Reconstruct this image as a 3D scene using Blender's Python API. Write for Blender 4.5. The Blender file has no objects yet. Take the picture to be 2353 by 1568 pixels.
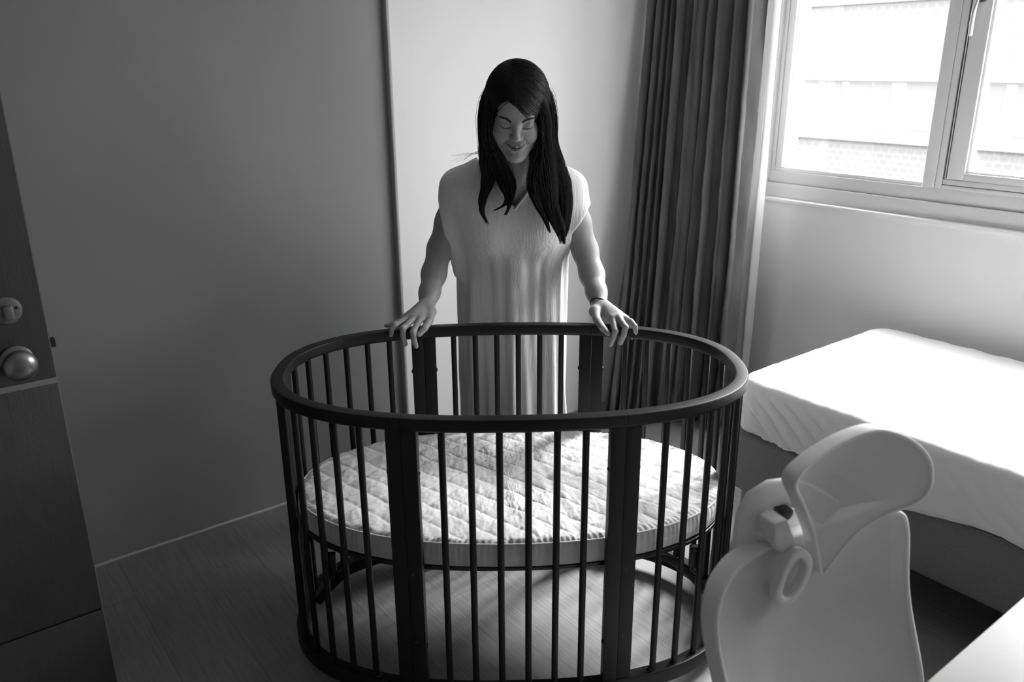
import bpy, bmesh, math, random
import numpy as np
from mathutils import Vector, Matrix, noise
from mathutils.bvhtree import BVHTree

SC = bpy.context.scene
COL = SC.collection
PI = math.pi

# ------------------------------------------------------------------ camera
AZ = 0.919            # azimuth of the room's x axis seen from the camera's heading
TH = 0.3282           # camera pitch (down)
RO = -0.0069          # camera roll
HC = 1.6144           # camera height
FPX = 1886.09         # focal length in pixels of a 2353 px wide frame
PHI = AZ - PI / 2     # turn of the "facing the camera" frame against the room
cam_d = bpy.data.cameras.new('camera')
cam = bpy.data.objects.new('camera', cam_d)
COL.objects.link(cam)
SC.camera = cam
cam_d.sensor_width = 36
cam_d.lens = FPX / 2353 * 36
cam_d.clip_start = 0.02
cam_d.clip_end = 200
ax_x = Vector((math.sin(AZ), -math.cos(AZ), 0))
ax_h = Vector((math.cos(AZ), math.sin(AZ), 0))
fwd = ax_h * math.cos(TH) + Vector((0, 0, -math.sin(TH)))
up = ax_h * math.sin(TH) + Vector((0, 0, math.cos(TH)))
M3 = Matrix((ax_x, up, -fwd)).transposed()
cam.matrix_world = Matrix.Translation((0, 0, HC)) @ M3.to_4x4() @ Matrix.Rotation(RO, 4, 'Z')
cam_d.dof.use_dof = True
cam_d.dof.focus_distance = 2.35
cam_d.dof.aperture_fstop = 4.0

# ------------------------------------------------------------------ light
SC.view_settings.view_transform = 'Standard'
SC.view_settings.look = 'None'
SC.view_settings.gamma = 1
SC.view_settings.use_curve_mapping = False
SC.view_settings.exposure = 0.1
SKY = 24.0
w = bpy.data.worlds.new('world')
SC.world = w
w.use_nodes = True
bg = w.node_tree.nodes['Background']
bg.inputs[0].default_value = (1, 1, 1, 1)
# overcast sky: brighter overhead than at the horizon
_n = w.node_tree.nodes; _l = w.node_tree.links
_tc = _n.new('ShaderNodeTexCoord'); _sx = _n.new('ShaderNodeSeparateXYZ'); _mr = _n.new('ShaderNodeMapRange')
_l.new(_tc.outputs['Generated'], _sx.inputs[0]); _l.new(_sx.outputs['Z'], _mr.inputs['Value'])
_mr.inputs['From Min'].default_value = 0; _mr.inputs['From Max'].default_value = 1
_mr.inputs['To Min'].default_value = SKY / 3; _mr.inputs['To Max'].default_value = SKY
_l.new(_mr.outputs[0], bg.inputs[1])
SC.cycles.max_bounces = 16; SC.cycles.diffuse_bounces = 10; SC.cycles.transparent_max_bounces = 24
SC.cycles.use_fast_gi = False
SC.cycles.caustics_reflective = False; SC.cycles.caustics_refractive = False
# hazy low sun behind thin cloud, entering through the window
sl_ = bpy.data.lights.new('hazy_sun', 'SUN'); sl_.energy = 18.0; sl_.angle = math.radians(22)
so_ = bpy.data.objects.new('hazy_sun', sl_); COL.objects.link(so_)
_el, _az = math.radians(43), math.radians(8)
_dir = Vector((-math.cos(_el) * math.cos(_az), -math.cos(_el) * math.sin(_az), -math.sin(_el)))
so_.rotation_euler = _dir.to_track_quat('-Z', 'Y').to_euler(); so_.location = (9, 3, 7)
# sky portal in the window opening (only guides the sampling of the sky light)
WX, WY0, WY1, WZ0, WZ1 = 3.15, -0.45, 2.31, 1.04, 2.42
pl = bpy.data.lights.new('window_sky_portal', 'AREA')
pl.shape = 'RECTANGLE'; pl.size = WY1 - WY0; pl.size_y = WZ1 - WZ0
pl.cycles.is_portal = True
po = bpy.data.objects.new('window_sky_portal', pl)
po.location = (WX + 0.2, (WY0 + WY1) / 2, (WZ0 + WZ1) / 2)
po.rotation_euler = (PI / 2, 0, PI / 2)
COL.objects.link(po)

# ------------------------------------------------------------------ helpers
def mat(name, c, rough=0.6, spec=0.3, metal=0.0, bump=None, var=None, sheen=0, trans=0, coat=0):
    """bump = (scale, strength, stretch xyz, distance);  var = (scale, amount, stretch xyz)"""
    m = bpy.data.materials.new(name); m.use_nodes = True
    nt = m.node_tree; N = nt.nodes; L = nt.links
    b = N['Principled BSDF']
    b.inputs['Base Color'].default_value = (c, c, c, 1)
    b.inputs['Roughness'].default_value = rough
    b.inputs['Specular IOR Level'].default_value = spec
    b.inputs['Metallic'].default_value = metal
    if sheen: b.inputs['Sheen Weight'].default_value = sheen
    if coat: b.inputs['Coat Weight'].default_value = coat
    tc = N.new('ShaderNodeTexCoord')
    if var:
        mp = N.new('ShaderNodeMapping'); mp.inputs['Scale'].default_value = var[2]
        L.new(tc.outputs['Object'], mp.inputs[0])
        n = N.new('ShaderNodeTexNoise'); n.inputs['Scale'].default_value = var[0]; n.inputs['Detail'].default_value = 6
        L.new(mp.outputs[0], n.inputs['Vector'])
        r = N.new('ShaderNodeMapRange')
        r.inputs['From Min'].default_value = .3; r.inputs['From Max'].default_value = .7
        r.inputs['To Min'].default_value = c * (1 - var[1]); r.inputs['To Max'].default_value = c * (1 + var[1])
        L.new(n.outputs['Fac'], r.inputs['Value'])
        L.new(r.outputs[0], b.inputs['Base Color'])
    if bump:
        mp = N.new('ShaderNodeMapping'); mp.inputs['Scale'].default_value = bump[2]
        L.new(tc.outputs['Object'], mp.inputs[0])
        n = N.new('ShaderNodeTexNoise'); n.inputs['Scale'].default_value = bump[0]; n.inputs['Detail'].default_value = 4
        L.new(mp.outputs[0], n.inputs['Vector'])
        bp = N.new('ShaderNodeBump'); bp.inputs['Strength'].default_value = bump[1]; bp.inputs['Distance'].default_value = bump[3]
        L.new(n.outputs['Fac'], bp.inputs['Height']); L.new(bp.outputs[0], b.inputs['Normal'])
    if trans:
        out = N['Material Output']
        t = N.new('ShaderNodeBsdfTranslucent'); t.inputs[0].default_value = (c, c, c, 1)
        mx = N.new('ShaderNodeMixShader'); mx.inputs[0].default_value = trans
        L.new(b.outputs[0], mx.inputs[1]); L.new(t.outputs[0], mx.inputs[2]); L.new(mx.outputs[0], out.inputs['Surface'])
    return m

def finish(bm, name, m, parent=None, smooth=True, recalc=True):
    if recalc: bmesh.ops.recalc_face_normals(bm, faces=bm.faces)
    me = bpy.data.meshes.new(name); bm.to_mesh(me); bm.free()
    if isinstance(m, (list, tuple)):
        for k in m: me.materials.append(k)
    else: me.materials.append(m)
    if smooth:
        me.polygons.foreach_set('use_smooth', [True] * len(me.polygons))
    o = bpy.data.objects.new(name, me); COL.objects.link(o)
    if parent is not None: o.parent = parent
    return o

def sharp(o, ang=35):
    """flat across hard edges, smooth elsewhere"""
    me = o.data
    bm = bmesh.new(); bm.from_mesh(me)
    for e in bm.edges:
        if len(e.link_faces) == 2 and e.calc_face_angle(0) > math.radians(ang): e.smooth = False
    bm.to_mesh(me); bm.free()
    return o

def from_arrays(name, V, F, m, parent=None, smooth=True):
    me = bpy.data.meshes.new(name)
    V = np.asarray(V, dtype=np.float32); F = np.asarray(F, dtype=np.int32)
    nf, k = F.shape
    me.vertices.add(len(V)); me.vertices.foreach_set('co', V.ravel())
    me.loops.add(nf * k); me.loops.foreach_set('vertex_index', F.ravel())
    me.polygons.add(nf); me.polygons.foreach_set('loop_start', np.arange(0, nf * k, k, dtype=np.int32))
    me.polygons.foreach_set('loop_total', np.full(nf, k, dtype=np.int32))
    me.update(calc_edges=True); me.validate()
    if isinstance(m, (list, tuple)):
        for q in m: me.materials.append(q)
    else: me.materials.append(m)
    if smooth: me.polygons.foreach_set('use_smooth', [True] * len(me.polygons))
    o = bpy.data.objects.new(name, me); COL.objects.link(o)
    if parent is not None: o.parent = parent
    return o

def box(bm, x0, x1, y0, y1, z0, z1, bev=0.0, seg=2):
    t = bmesh.new()
    bmesh.ops.create_cube(t, size=1)
    for v in t.verts:
        v.co = Vector((x0 + (v.co.x + .5) * (x1 - x0), y0 + (v.co.y + .5) * (y1 - y0), z0 + (v.co.z + .5) * (z1 - z0)))
    if bev > 0:
        bmesh.ops.bevel(t, geom=list(t.edges), offset=bev, segments=seg, affect='EDGES', profile=.5)
    me = bpy.data.meshes.new('tmp'); t.to_mesh(me); t.free(); bm.from_mesh(me); bpy.data.meshes.remove(me)

def boxo(name, m, dims, parent=None, bev=0.0, smooth=False):
    bm = bmesh.new(); box(bm, *dims, bev=bev)
    o = finish(bm, name, m, parent, smooth=bev > 0)
    if bev > 0: sharp(o, 50)
    return o

def sweep(bm, path, prof, closed=False, ups=None, caps=True, scale=None):
    """sweep a closed 2-D profile (side, up) along a path"""
    n = len(path); rings = []
    for i, p in enumerate(path):
        p = Vector(p)
        a = Vector(path[(i - 1) % n] if (closed or i > 0) else path[i])
        b = Vector(path[(i + 1) % n] if (closed or i < n - 1) else path[i])
        t = (b - a).normalized()
        u = Vector(ups[i]) if ups is not None else Vector((0, 0, 1))
        s = t.cross(u)
        if s.length < 1e-4: s = t.cross(Vector((0, 1, 0)))
        s.normalize(); u2 = s.cross(t).normalized()
        k = 1 if scale is None else scale[i]
        rings.append([bm.verts.new(p + s * q[0] * k + u2 * q[1] * k) for q in prof])
    m = len(prof)
    for i in range(n if closed else n - 1):
        r0, r1 = rings[i], rings[(i + 1) % n]
        for j in range(m):
            bm.faces.new((r0[j], r0[(j + 1) % m], r1[(j + 1) % m], r1[j]))
    if caps and not closed:
        bm.faces.new(rings[0][::-1]); bm.faces.new(rings[-1])

def circ(r, n=12, r2=None):
    r2 = r if r2 is None else r2
    return [(r * math.cos(2 * PI * k / n), r2 * math.sin(2 * PI * k / n)) for k in range(n)]

def rrect(wd, h, r, n=5):
    out = []
    for cx, cy, a0 in ((wd / 2 - r, h / 2 - r, 0), (-wd / 2 + r, h / 2 - r, 90), (-wd / 2 + r, -h / 2 + r, 180), (wd / 2 - r, -h / 2 + r, 270)):
        for k in range(n + 1):
            a = math.radians(a0 + 90 * k / n)
            out.append((cx + r * math.cos(a), cy + r * math.sin(a)))
    return out

def lathe(bm, prof, axis_o, axis_d, n=32):
    """prof = (radius, height along axis)"""
    d = Vector(axis_d).normalized(); o = Vector(axis_o)
    s = d.cross(Vector((0, 0, 1)))
    if s.length < 1e-3: s = Vector((1, 0, 0))
    s.normalize(); u = s.cross(d)
    rings = []
    for r, h in prof:
        if r < 1e-6: rings.append([bm.verts.new(o + d * h)])
        else: rings.append([bm.verts.new(o + d * h + (s * math.cos(2 * PI * k / n) + u * math.sin(2 * PI * k / n)) * r) for k in range(n)])
    for a, b in zip(rings[:-1], rings[1:]):
        for k in range(n):
            k2 = (k + 1) % n
            if len(a) == 1 and len(b) == 1: continue
            if len(a) == 1: bm.faces.new((a[0], b[k], b[k2]))
            elif len(b) == 1: bm.faces.new((a[k], a[k2], b[0]))
            else: bm.faces.new((a[k], a[k2], b[k2], b[k]))

def tag(o, label, cat, group=None):
    o['label'] = label; o['category'] = cat
    if group: o['group'] = group
    return o

def empty(name, loc, rz=0.0):
    o = bpy.data.objects.new(name, None); COL.objects.link(o)
    o.location = loc; o.rotation_euler = (0, 0, rz); o.empty_display_size = .1
    return o

def struct(o):
    o['kind'] = 'structure'; return o

def c2r(p):
    """camera-heading frame (right, ahead, up) -> room"""
    return Vector((p[0] * math.sin(AZ) + p[1] * math.cos(AZ), -p[0] * math.cos(AZ) + p[1] * math.sin(AZ), p[2] if len(p) > 2 else 0))

def P(px, py, Y):
    """point of the photograph at distance Y ahead, in the camera-heading frame"""
    u, v = px - 1176.5, py - 784
    cr, sr = math.cos(RO), math.sin(RO)
    u, v = u * cr + v * sr, -u * sr + v * cr
    c, s = math.cos(TH), math.sin(TH)
    dx, dy, dz = u / FPX, c - v / FPX * s, -s - v / FPX * c
    t = Y / dy
    return np.array([dx * t, Y, HC + dz * t])

def fbm(x, y, z, o=3):
    v = 0; a = .5
    for k in range(o):
        v += a * noise.noise(Vector((x, y, z)) * (2 ** k)); a *= .5
    return v

# ------------------------------------------------------------------ materials
M = {}
M['wall'] = mat('white_wall_paint', .84, .55, .2, bump=(260, .05, (1, 1, 1), .002))
M['panel'] = mat('grey_wall_panel', .29, .6, .25, bump=(200, .05, (1, 1, 1), .002), var=(3, .03, (1, 1, .3)))
M['ceil'] = mat('ceiling_paint', .75, .9, .1)
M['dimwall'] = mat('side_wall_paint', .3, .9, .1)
M['frame'] = mat('anodised_aluminium', .74, .38, .5, metal=.1, bump=(400, .03, (1, 1, .05), .001))
M['gasket'] = mat('dark_gasket', .06, .6, .3)
M['sill'] = mat('white_sill', .85, .35, .4)
M['curtain'] = mat('dark_velvet_fabric', .14, .9, .08, bump=(90, .25, (1, 1, .25), .003), var=(14, .22, (1, 1, .25)))
M['sheer'] = mat('sheer_fabric', .80, .9, .1, trans=.42, bump=(60, .1, (1, 1, .2), .002))
M['crib'] = mat('dark_stained_beech', .007, .45, .30, bump=(60, .04, (6, 6, .4), .001), var=(30, .2, (4, 4, .3)))
M['cribflat'] = mat('dark_stained_beech_flat', .009, .5, .3, bump=(60, .05, (8, 8, .5), .001), var=(30, .2, (4, 4, .3)))
M['black'] = mat('black_metal', .012, .35, .5)
M['quilt'] = mat('white_quilted_cotton', .60, .85, .15, bump=(120, .22, (1, 1, 1), .003))
M['sheet'] = mat('white_cotton_sheet', .9, .85, .15, bump=(35, .18, (1, 1, 1), .004))
M['bedbase'] = mat('grey_upholstery', .2, .85, .2, bump=(500, .3, (1, 1, 1), .001), var=(300, .2, (1, 1, 1)))
M['bedleg'] = mat('bed_leg_wood', .2, .5, .35, bump=(60, .1, (4, 4, .3), .001))
M['chair'] = mat('grey_white_plastic', .75, .42, .4)
M['desk'] = mat('white_desk_laminate', .30, .35, .4, bump=(300, .03, (1, 1, 1), .001))
M['door'] = mat('grey_oak_veneer', .048, .55, .35, bump=(40, .35, (14, 14, .35), .002), var=(30, .16, (12, 12, .35)))
M['doorgap'] = mat('dark_groove', .02, .8, .1)
M['strip'] = mat('door_strip_metal', .28, .4, .5, metal=.4)
M['chrome'] = mat('brushed_steel', .28, .28, .5, metal=.9)
M['bronze'] = mat('dull_steel', .2, .45, .5, metal=.6)
M['socket'] = mat('white_socket_plastic', .7, .3, .5)
M['skin'] = mat('skin', .31, .5, .35, bump=(350, .06, (1, 1, 1), .001))
M['lip'] = mat('lips', .17, .4, .4)
M['brow'] = mat('eyebrow_hair', .035, .7, .2)
M['lash'] = mat('eyelash_hair', .01, .6, .2)
M['nail'] = mat('fingernail', .42, .25, .5)
M['hair'] = mat('black_hair', .007, .42, .35)
M['hairbase'] = mat('hair_underlayer', .004, .8, .08)
M['dress'] = mat('white_crinkled_cotton', .70, .9, .1, sheen=.2, bump=(70, .5, (3.2, 3.2, .22), .004))
M['trimband'] = mat('dress_neck_band', .85, .9, .1, bump=(400, .2, (1, 1, 1), .001))

def floor_mat():
    m = bpy.data.materials.new('dark_laminate_planks'); m.use_nodes = True
    nt = m.node_tree; N = nt.nodes; L = nt.links; b = N['Principled BSDF']
    tc = N.new('ShaderNodeTexCoord')
    mp = N.new('ShaderNodeMapping'); mp.inputs['Rotation'].default_value = (0, 0, PI / 2)
    L.new(tc.outputs['Object'], mp.inputs[0])
    br = N.new('ShaderNodeTexBrick')
    br.inputs['Scale'].default_value = 1
    br.inputs['Brick Width'].default_value = 1.25; br.inputs['Row Height'].default_value = .195
    br.inputs['Mortar Size'].default_value = .0016; br.inputs['Mortar Smooth'].default_value = .3
    br.inputs['Color1'].default_value = (.215, .215, .215, 1); br.inputs['Color2'].default_value = (.245, .245, .245, 1)
    br.inputs['Mortar'].default_value = (.16, .16, .16, 1)
    L.new(mp.outputs[0], br.inputs['Vector'])
    mp2 = N.new('ShaderNodeMapping'); mp2.inputs['Scale'].default_value = (60, 2.5, 1)
    L.new(tc.outputs['Object'], mp2.inputs[0])
    n = N.new('ShaderNodeTexNoise'); n.inputs['Scale'].default_value = 2.5; n.inputs['Detail'].default_value = 6
    L.new(mp2.outputs[0], n.inputs['Vector'])
    r = N.new('ShaderNodeMapRange'); r.inputs['From Min'].default_value = .3; r.inputs['From Max'].default_value = .7
    r.inputs['To Min'].default_value = .82; r.inputs['To Max'].default_value = 1.15
    L.new(n.outputs['Fac'], r.inputs['Value'])
    mx = N.new('ShaderNodeMix'); mx.data_type = 'RGBA'; mx.blend_type = 'MULTIPLY'; mx.inputs[0].default_value = 1
    L.new(br.outputs['Color'], mx.inputs[6]); L.new(r.outputs[0], mx.inputs[7])
    L.new(mx.outputs[2], b.inputs['Base Color'])
    b.inputs['Roughness'].default_value = .42; b.inputs['Specular IOR Level'].default_value = .35
    bp = N.new('ShaderNodeBump'); bp.inputs['Strength'].default_value = .25; bp.inputs['Distance'].default_value = .002
    L.new(n.outputs['Fac'], bp.inputs['Height']); L.new(bp.outputs[0], b.inputs['Normal'])
    return m
M['floor'] = floor_mat()

def brick_mat(name, c1, c2, cm, bw, rh, ms, rot=(0, PI / 2, 0)):
    m = bpy.data.materials.new(name); m.use_nodes = True
    nt = m.node_tree; N = nt.nodes; L = nt.links; b = N['Principled BSDF']
    tc = N.new('ShaderNodeTexCoord'); sp = N.new('ShaderNodeSeparateXYZ'); cb = N.new('ShaderNodeCombineXYZ')
    L.new(tc.outputs['Object'], sp.inputs[0]); L.new(sp.outputs['Y'], cb.inputs['X']); L.new(sp.outputs['Z'], cb.inputs['Y'])
    br = N.new('ShaderNodeTexBrick'); br.inputs['Scale'].default_value = 1
    br.inputs['Brick Width'].default_value = bw; br.inputs['Row Height'].default_value = rh; br.inputs['Mortar Size'].default_value = ms
    for k, c in (('Color1', c1), ('Color2', c2), ('Mortar', cm)): br.inputs[k].default_value = (c, c, c, 1)
    br.inputs['Bias'].default_value = -.3
    L.new(cb.outputs[0], br.inputs['Vector']); L.new(br.outputs['Color'], b.inputs['Base Color'])
    b.inputs['Roughness'].default_value = .8; b.inputs['Specular IOR Level'].default_value = .1
    return m

def glass_mat():
    m = bpy.data.materials.new('window_glass'); m.use_nodes = True
    nt = m.node_tree; N = nt.nodes; L = nt.links
    N.remove(N['Principled BSDF']); out = N['Material Output']
    t = N.new('ShaderNodeBsdfTransparent'); t.inputs[0].default_value = (.96, .96, .96, 1)
    g = N.new('ShaderNodeBsdfGlossy'); g.inputs['Roughness'].default_value = .02
    mx = N.new('ShaderNodeMixShader'); mx.inputs[0].default_value = .04; L.new(t.outputs[0], mx.inputs[1]); L.new(g.outputs[0], mx.inputs[2])
    L.new(mx.outputs[0], out.inputs['Surface'])
    return m
M['glass'] = glass_mat()

def mesh_fabric():
    m = bpy.data.materials.new('chair_mesh_fabric'); m.use_nodes = True
    nt = m.node_tree; N = nt.nodes; L = nt.links; b = N['Principled BSDF']; out = N['Material Output']
    b.inputs['Base Color'].default_value = (.62, .62, .62, 1); b.inputs['Roughness'].default_value = .6
    tc = N.new('ShaderNodeTexCoord')
    sp = N.new('ShaderNodeSeparateXYZ'); L.new(tc.outputs['Object'], sp.inputs[0])
    def sine(sock, k):
        mu = N.new('ShaderNodeMath'); mu.operation = 'MULTIPLY'; mu.inputs[1].default_value = k; L.new(sock, mu.inputs[0])
        s = N.new('ShaderNodeMath'); s.operation = 'SINE'; L.new(mu.outputs[0], s.inputs[0]); return s.outputs[0]
    a = sine(sp.outputs['X'], 2 * PI / .0042); c = sine(sp.outputs['Z'], 2 * PI / .0042)
    mn = N.new('ShaderNodeMath'); mn.operation = 'MULTIPLY'; L.new(a, mn.inputs[0]); L.new(c, mn.inputs[1])
    gt = N.new('ShaderNodeMath'); gt.operation = 'GREATER_THAN'; gt.inputs[1].default_value = .86; L.new(mn.outputs[0], gt.inputs[0])
    t = N.new('ShaderNodeBsdfTransparent'); mx = N.new('ShaderNodeMixShader')
    L.new(gt.outputs[0], mx.inputs[0]); L.new(b.outputs[0], mx.inputs[1]); L.new(t.outputs[0], mx.inputs[2])
    L.new(mx.outputs[0], out.inputs['Surface'])
    bp = N.new('ShaderNodeBump'); bp.inputs['Strength'].default_value = .5; bp.inputs['Distance'].default_value = .001
    L.new(mn.outputs[0], bp.inputs['Height']); L.new(bp.outputs[0], b.inputs['Normal'])
    return m
M['mesh'] = mesh_fabric()

# ------------------------------------------------------------------ room shell
RX0, RX1, RY0, RY1, RZ = -0.75, 3.15, -1.3, 2.76, 2.55
def wallbox(name, m, d): return struct(boxo(name, m, d))
wallbox('floor', M['floor'], (RX0 - .2, RX1 + .3, RY0 - .2, RY1 + .3, -.1, 0))
wallbox('ceiling', M['ceil'], (RX0 - .2, RX1 + .3, RY0 - .2, RY1 + .3, RZ, RZ + .1))
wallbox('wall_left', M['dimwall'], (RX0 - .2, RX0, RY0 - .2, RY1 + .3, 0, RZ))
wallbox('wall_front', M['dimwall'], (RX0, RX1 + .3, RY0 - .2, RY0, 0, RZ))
PXE = 1.548   # edge between the grey panel and the white wall
o = wallbox('wall_back', M['wall'], (PXE, RX1 + .3, RY1 - .022, RY1 + .3, 0, RZ))
o = wallbox('wall_back_panel', M['panel'], (RX0, PXE, RY1, RY1 + .3, 0, RZ))
# rounded corner strip along the step between panel and wall
bm = bmesh.new(); box(bm, PXE - .010, PXE + .004, RY1 - .026, RY1 + .01, .0, RZ, bev=.004)
o = struct(finish(bm, 'trim_1', mat('corner_strip', .42, .5, .3))); sharp(o, 60)
# window wall with its opening
bm = bmesh.new()
box(bm, RX1, RX1 + .3, RY0, WY0, 0, RZ); box(bm, RX1, RX1 + .3, WY1, RY1 - .022, 0, RZ)
box(bm, RX1, RX1 + .3, WY0, WY1, 0, 1.02); box(bm, RX1, RX1 + .3, WY0, WY1, WZ1, RZ)
struct(finish(bm, 'wall_right', M['wall'], smooth=False))
struct(boxo('baseboard_back', mat('baseboard_line', .5, .5, .3), (RX0, PXE - .012, RY1 - .007, RY1, 0, .011), bev=.002))

# ------------------------------------------------------------------ window
win = struct(boxo('window_1', M['sill'], (RX1 - .014, RX1 + .12, WY0, WY1, 1.018, 1.036), bev=.004))   # white ledge
FX = 3.18
def fr(name, d, m=None, bev=.002, par=win): return boxo(name, m or M['frame'], d, par, bev=bev)
fr('bottom_rail', (FX - .012, FX + .09, WY0, WY1, 1.036, 1.097))
fr('bottom_rail', (FX + .002, FX + .08, WY0, WY1, 1.098, 1.150))
fr('glazing_bead', (FX + .008, FX + .03, 1.57, 2.235, 1.150, 1.166), m=M['sill'])
fr('top_rail', (FX - .012, FX + .09, WY0, WY1, 2.34, WZ1))
fr('jamb', (FX - .012, FX + .09, 2.257, WY1, 1.097, 2.34))
fr('jamb', (FX + .006, FX + .08, 2.236, 2.256, 1.150, 2.34))
fr('jamb', (FX - .002, FX + .08, 2.196, 2.228, 1.166, 2.34))
fr('glazing_bead', (FX + .01, FX + .04, 2.190, 2.197, 1.166, 2.34), m=M['sill'])
fr('gasket', (FX + .012, FX + .05, 2.227, 2.237, 1.15, 2.34), m=M['gasket'], bev=0)
fr('mullion', (FX - .004, FX + .08, 1.518, 1.564, 1.150, 2.34))
fr('mullion', (FX - .002, FX + .08, 1.492, 1.516, 1.150, 2.34))
fr('gasket', (FX + .006, FX + .05, 1.484, 1.492, 1.15, 2.34), m=M['gasket'], bev=0)
# glass of the fixed light
g = boxo('glass', M['glass'], (FX + .04, FX + .045, 1.564, 2.197, 1.150, 2.34), win)
# casement sash on the right
fr('frame_rail', (FX - .004, FX + .08, WY0, 1.49, 1.150, 1.164))
fr('frame_rail', (FX + .0, FX + .08, WY0, 1.49, 1.166, 1.186))
struct(win)
sash = struct(boxo('window_2', M['frame'], (FX - .008, FX + .06, 1.412, 1.483, 1.188, 2.335), bev=.003))
fr('sash_rail', (FX - .008, FX + .06, .70, 1.412, 1.188, 1.214), par=sash)
fr('sash_rail', (FX - .008, FX + .06, .70, 1.412, 2.28, 2.335), par=sash)
fr('sash_stile', (FX - .008, FX + .06, .63, .70, 1.188, 2.335), par=sash)
fr('groove', (FX - .0095, FX - .007, 1.474, 1.477, 1.19, 2.335), m=M['gasket'], bev=0, par=sash)
fr('glazing_bead', (FX + .002, FX + .03, 1.403, 1.412, 1.214, 2.28), m=M['sill'], par=sash)
fr('glazing_bead', (FX + .002, FX + .03, .70, 1.403, 1.214, 1.222), m=M['sill'], par=sash)
boxo('glass', M['glass'], (FX + .03, FX + .035, .70, 1.405, 1.214, 2.28), sash)
fr('mullion', (FX - .004, FX + .08, .56, .625, 1.186, 2.34))
boxo('glass', M['glass'], (FX + .04, FX + .045, WY0, .56, 1.186, 2.34), win)
# handle
bm = bmesh.new()
hp = [(FX - .02, 1.448, 1.86), (FX - .034, 1.449, 1.845), (FX - .045, 1.451, 1.81), (FX - .047, 1.454, 1.77), (FX - .044, 1.457, 1.73), (FX - .036, 1.459, 1.70), (FX - .03, 1.459, 1.688)]
sweep(bm, hp, circ(.008, 12, .0065), scale=[1, 1.05, 1.1, 1.05, 1, .95, .75])
finish(bm, 'window_handle', mat('pale_handle_metal', .6, .3, .5, metal=.5), sash)
boxo('handle_plate', M['gasket'], (FX - .022, FX - .006, 1.438, 1.468, 1.80, 1.90), sash, bev=.003)

# ------------------------------------------------------------------ building across the street
BX = 28.0
bmat_w = mat('pale_render', .195, .8, .1)
bmat_t = brick_mat('tile_facade', .108, .115, .126, .30, .21, .035)
bmat_g = mat('far_window_glass', .117, .6, .05)
bld = empty('apartment_building', (BX, 10, -8))
def bbox_(name, m, x0, x1, y0, y1, z0, z1, par=bld):
    return boxo(name, m, (x0 - BX, x1 - BX, y0 - 10, y1 - 10, z0 + 8, z1 + 8), par)
bbox_('tiled_wall', bmat_t, BX, BX + 8, -22, 34, 1.2, 3.42)
bbox_('roof_edge', bmat_w, BX - .1, BX + 8, -22, 34, 3.42, 3.62)
bbox_('wall_band', bmat_w, BX - .12, BX + 8, -22, 34, .92, 1.2)
bbox_('window_ledge', bmat_w, BX - .16, BX + 8, -22, 34, -1.12, -.72)
bbox_('tiled_wall', bmat_t, BX, BX + 8, -22, 34, -8, -1.12)
bbox_('window_wall', bmat_w, BX, BX + 8, -22, 34, -.72, .92)
wins = [(18.9, 19.5), (18.13, 18.63), (17.18, 17.88), (16.05, 16.9), (15.33, 15.97), (13.3, 14.8), (11.67, 12.4), (10.4, 11.32), (9.0, 10.1), (7.2, 8.6), (5.6, 6.7), (4.0, 5.2), (2.4, 3.6), (20.2, 21.3), (21.8, 23.0)]
for a, b in wins:
    f_ = bbox_('window', bmat_g, BX - .02, BX + .14, a, b, -.70, .84)
tag(bld, 'pale tiled apartment building with a row of windows seen through the window', 'building')
gm = mat('street_asphalt', .12, .9, .1)
gr = struct(boxo('ground', gm, (3.6, 60, -40, 60, -8.3, -8)))

# ------------------------------------------------------------------ door (open, at left)
DX1 = .232; DY = 2.0
door = struct(boxo('door_1', M['door'], (RX0 + .01, DX1, DY, DY + .04, .01, .322), bev=.0015))
boxo('door_panel', M['door'], (RX0 + .01, DX1, DY, DY + .04, .328, .934), door, bev=.0015)
boxo('door_panel', M['door'], (RX0 + .01, DX1, DY, DY + .04, .947, 2.12), door, bev=.0015)
boxo('groove', M['doorgap'], (RX0 + .01, DX1 - .002, DY + .005, DY + .035, .32, .33), door)
boxo('metal_strip', M['strip'], (RX0 + .01, DX1 + .001, DY - .0015, DY + .039, .934, .947), door)
boxo('edge_band', mat('door_edge_band', .22, .5, .3), (DX1 - .002, DX1 + .0012, DY + .0005, DY + .0395, .012, 2.12), door)
kx, kz = .163, 1.003
bm = bmesh.new(); lathe(bm, [(0, 0), (.030, 0), (.033, .002), (.033, .006), (.028, .009), (0, .009)], (kx, DY, kz), (0, -1, 0), 40)
k = finish(bm, 'rose_plate', M['bronze'], door); sharp(k)
bm = bmesh.new(); lathe(bm, [(.012, .006), (.012, .024), (.02, .030), (.030, .036), (.0345, .045), (.034, .052), (.029, .060), (.018, .066), (0, .068)], (kx, DY, kz), (0, -1, 0), 48)
finish(bm, 'door_knob', M['chrome'], door)
lx, lz = .163, 1.117
bm = bmesh.new(); lathe(bm, [(0, 0), (.027, 0), (.030, .003), (.029, .007), (.024, .009), (0, .009)], (lx, DY, lz), (0, -1, 0), 40)
k = finish(bm, 'lock_plate', M['bronze'], door); sharp(k)
boxo('thumb_turn', M['bronze'], (lx - .008, lx + .011, DY - .026, DY - .008, lz - .018, lz + .013), door, bev=.003)
bm = bmesh.new(); lathe(bm, [(.0035, .008), (.0035, .0105), (0, .011)], (lx + .019, DY, lz + .004), (0, -1, 0), 16)
finish(bm, 'screw', M['black'], door)
boxo('latch_bolt', M['black'], (DX1, DX1 + .013, DY + .012, DY + .03, 1.013, 1.033), door, bev=.001)

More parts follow.
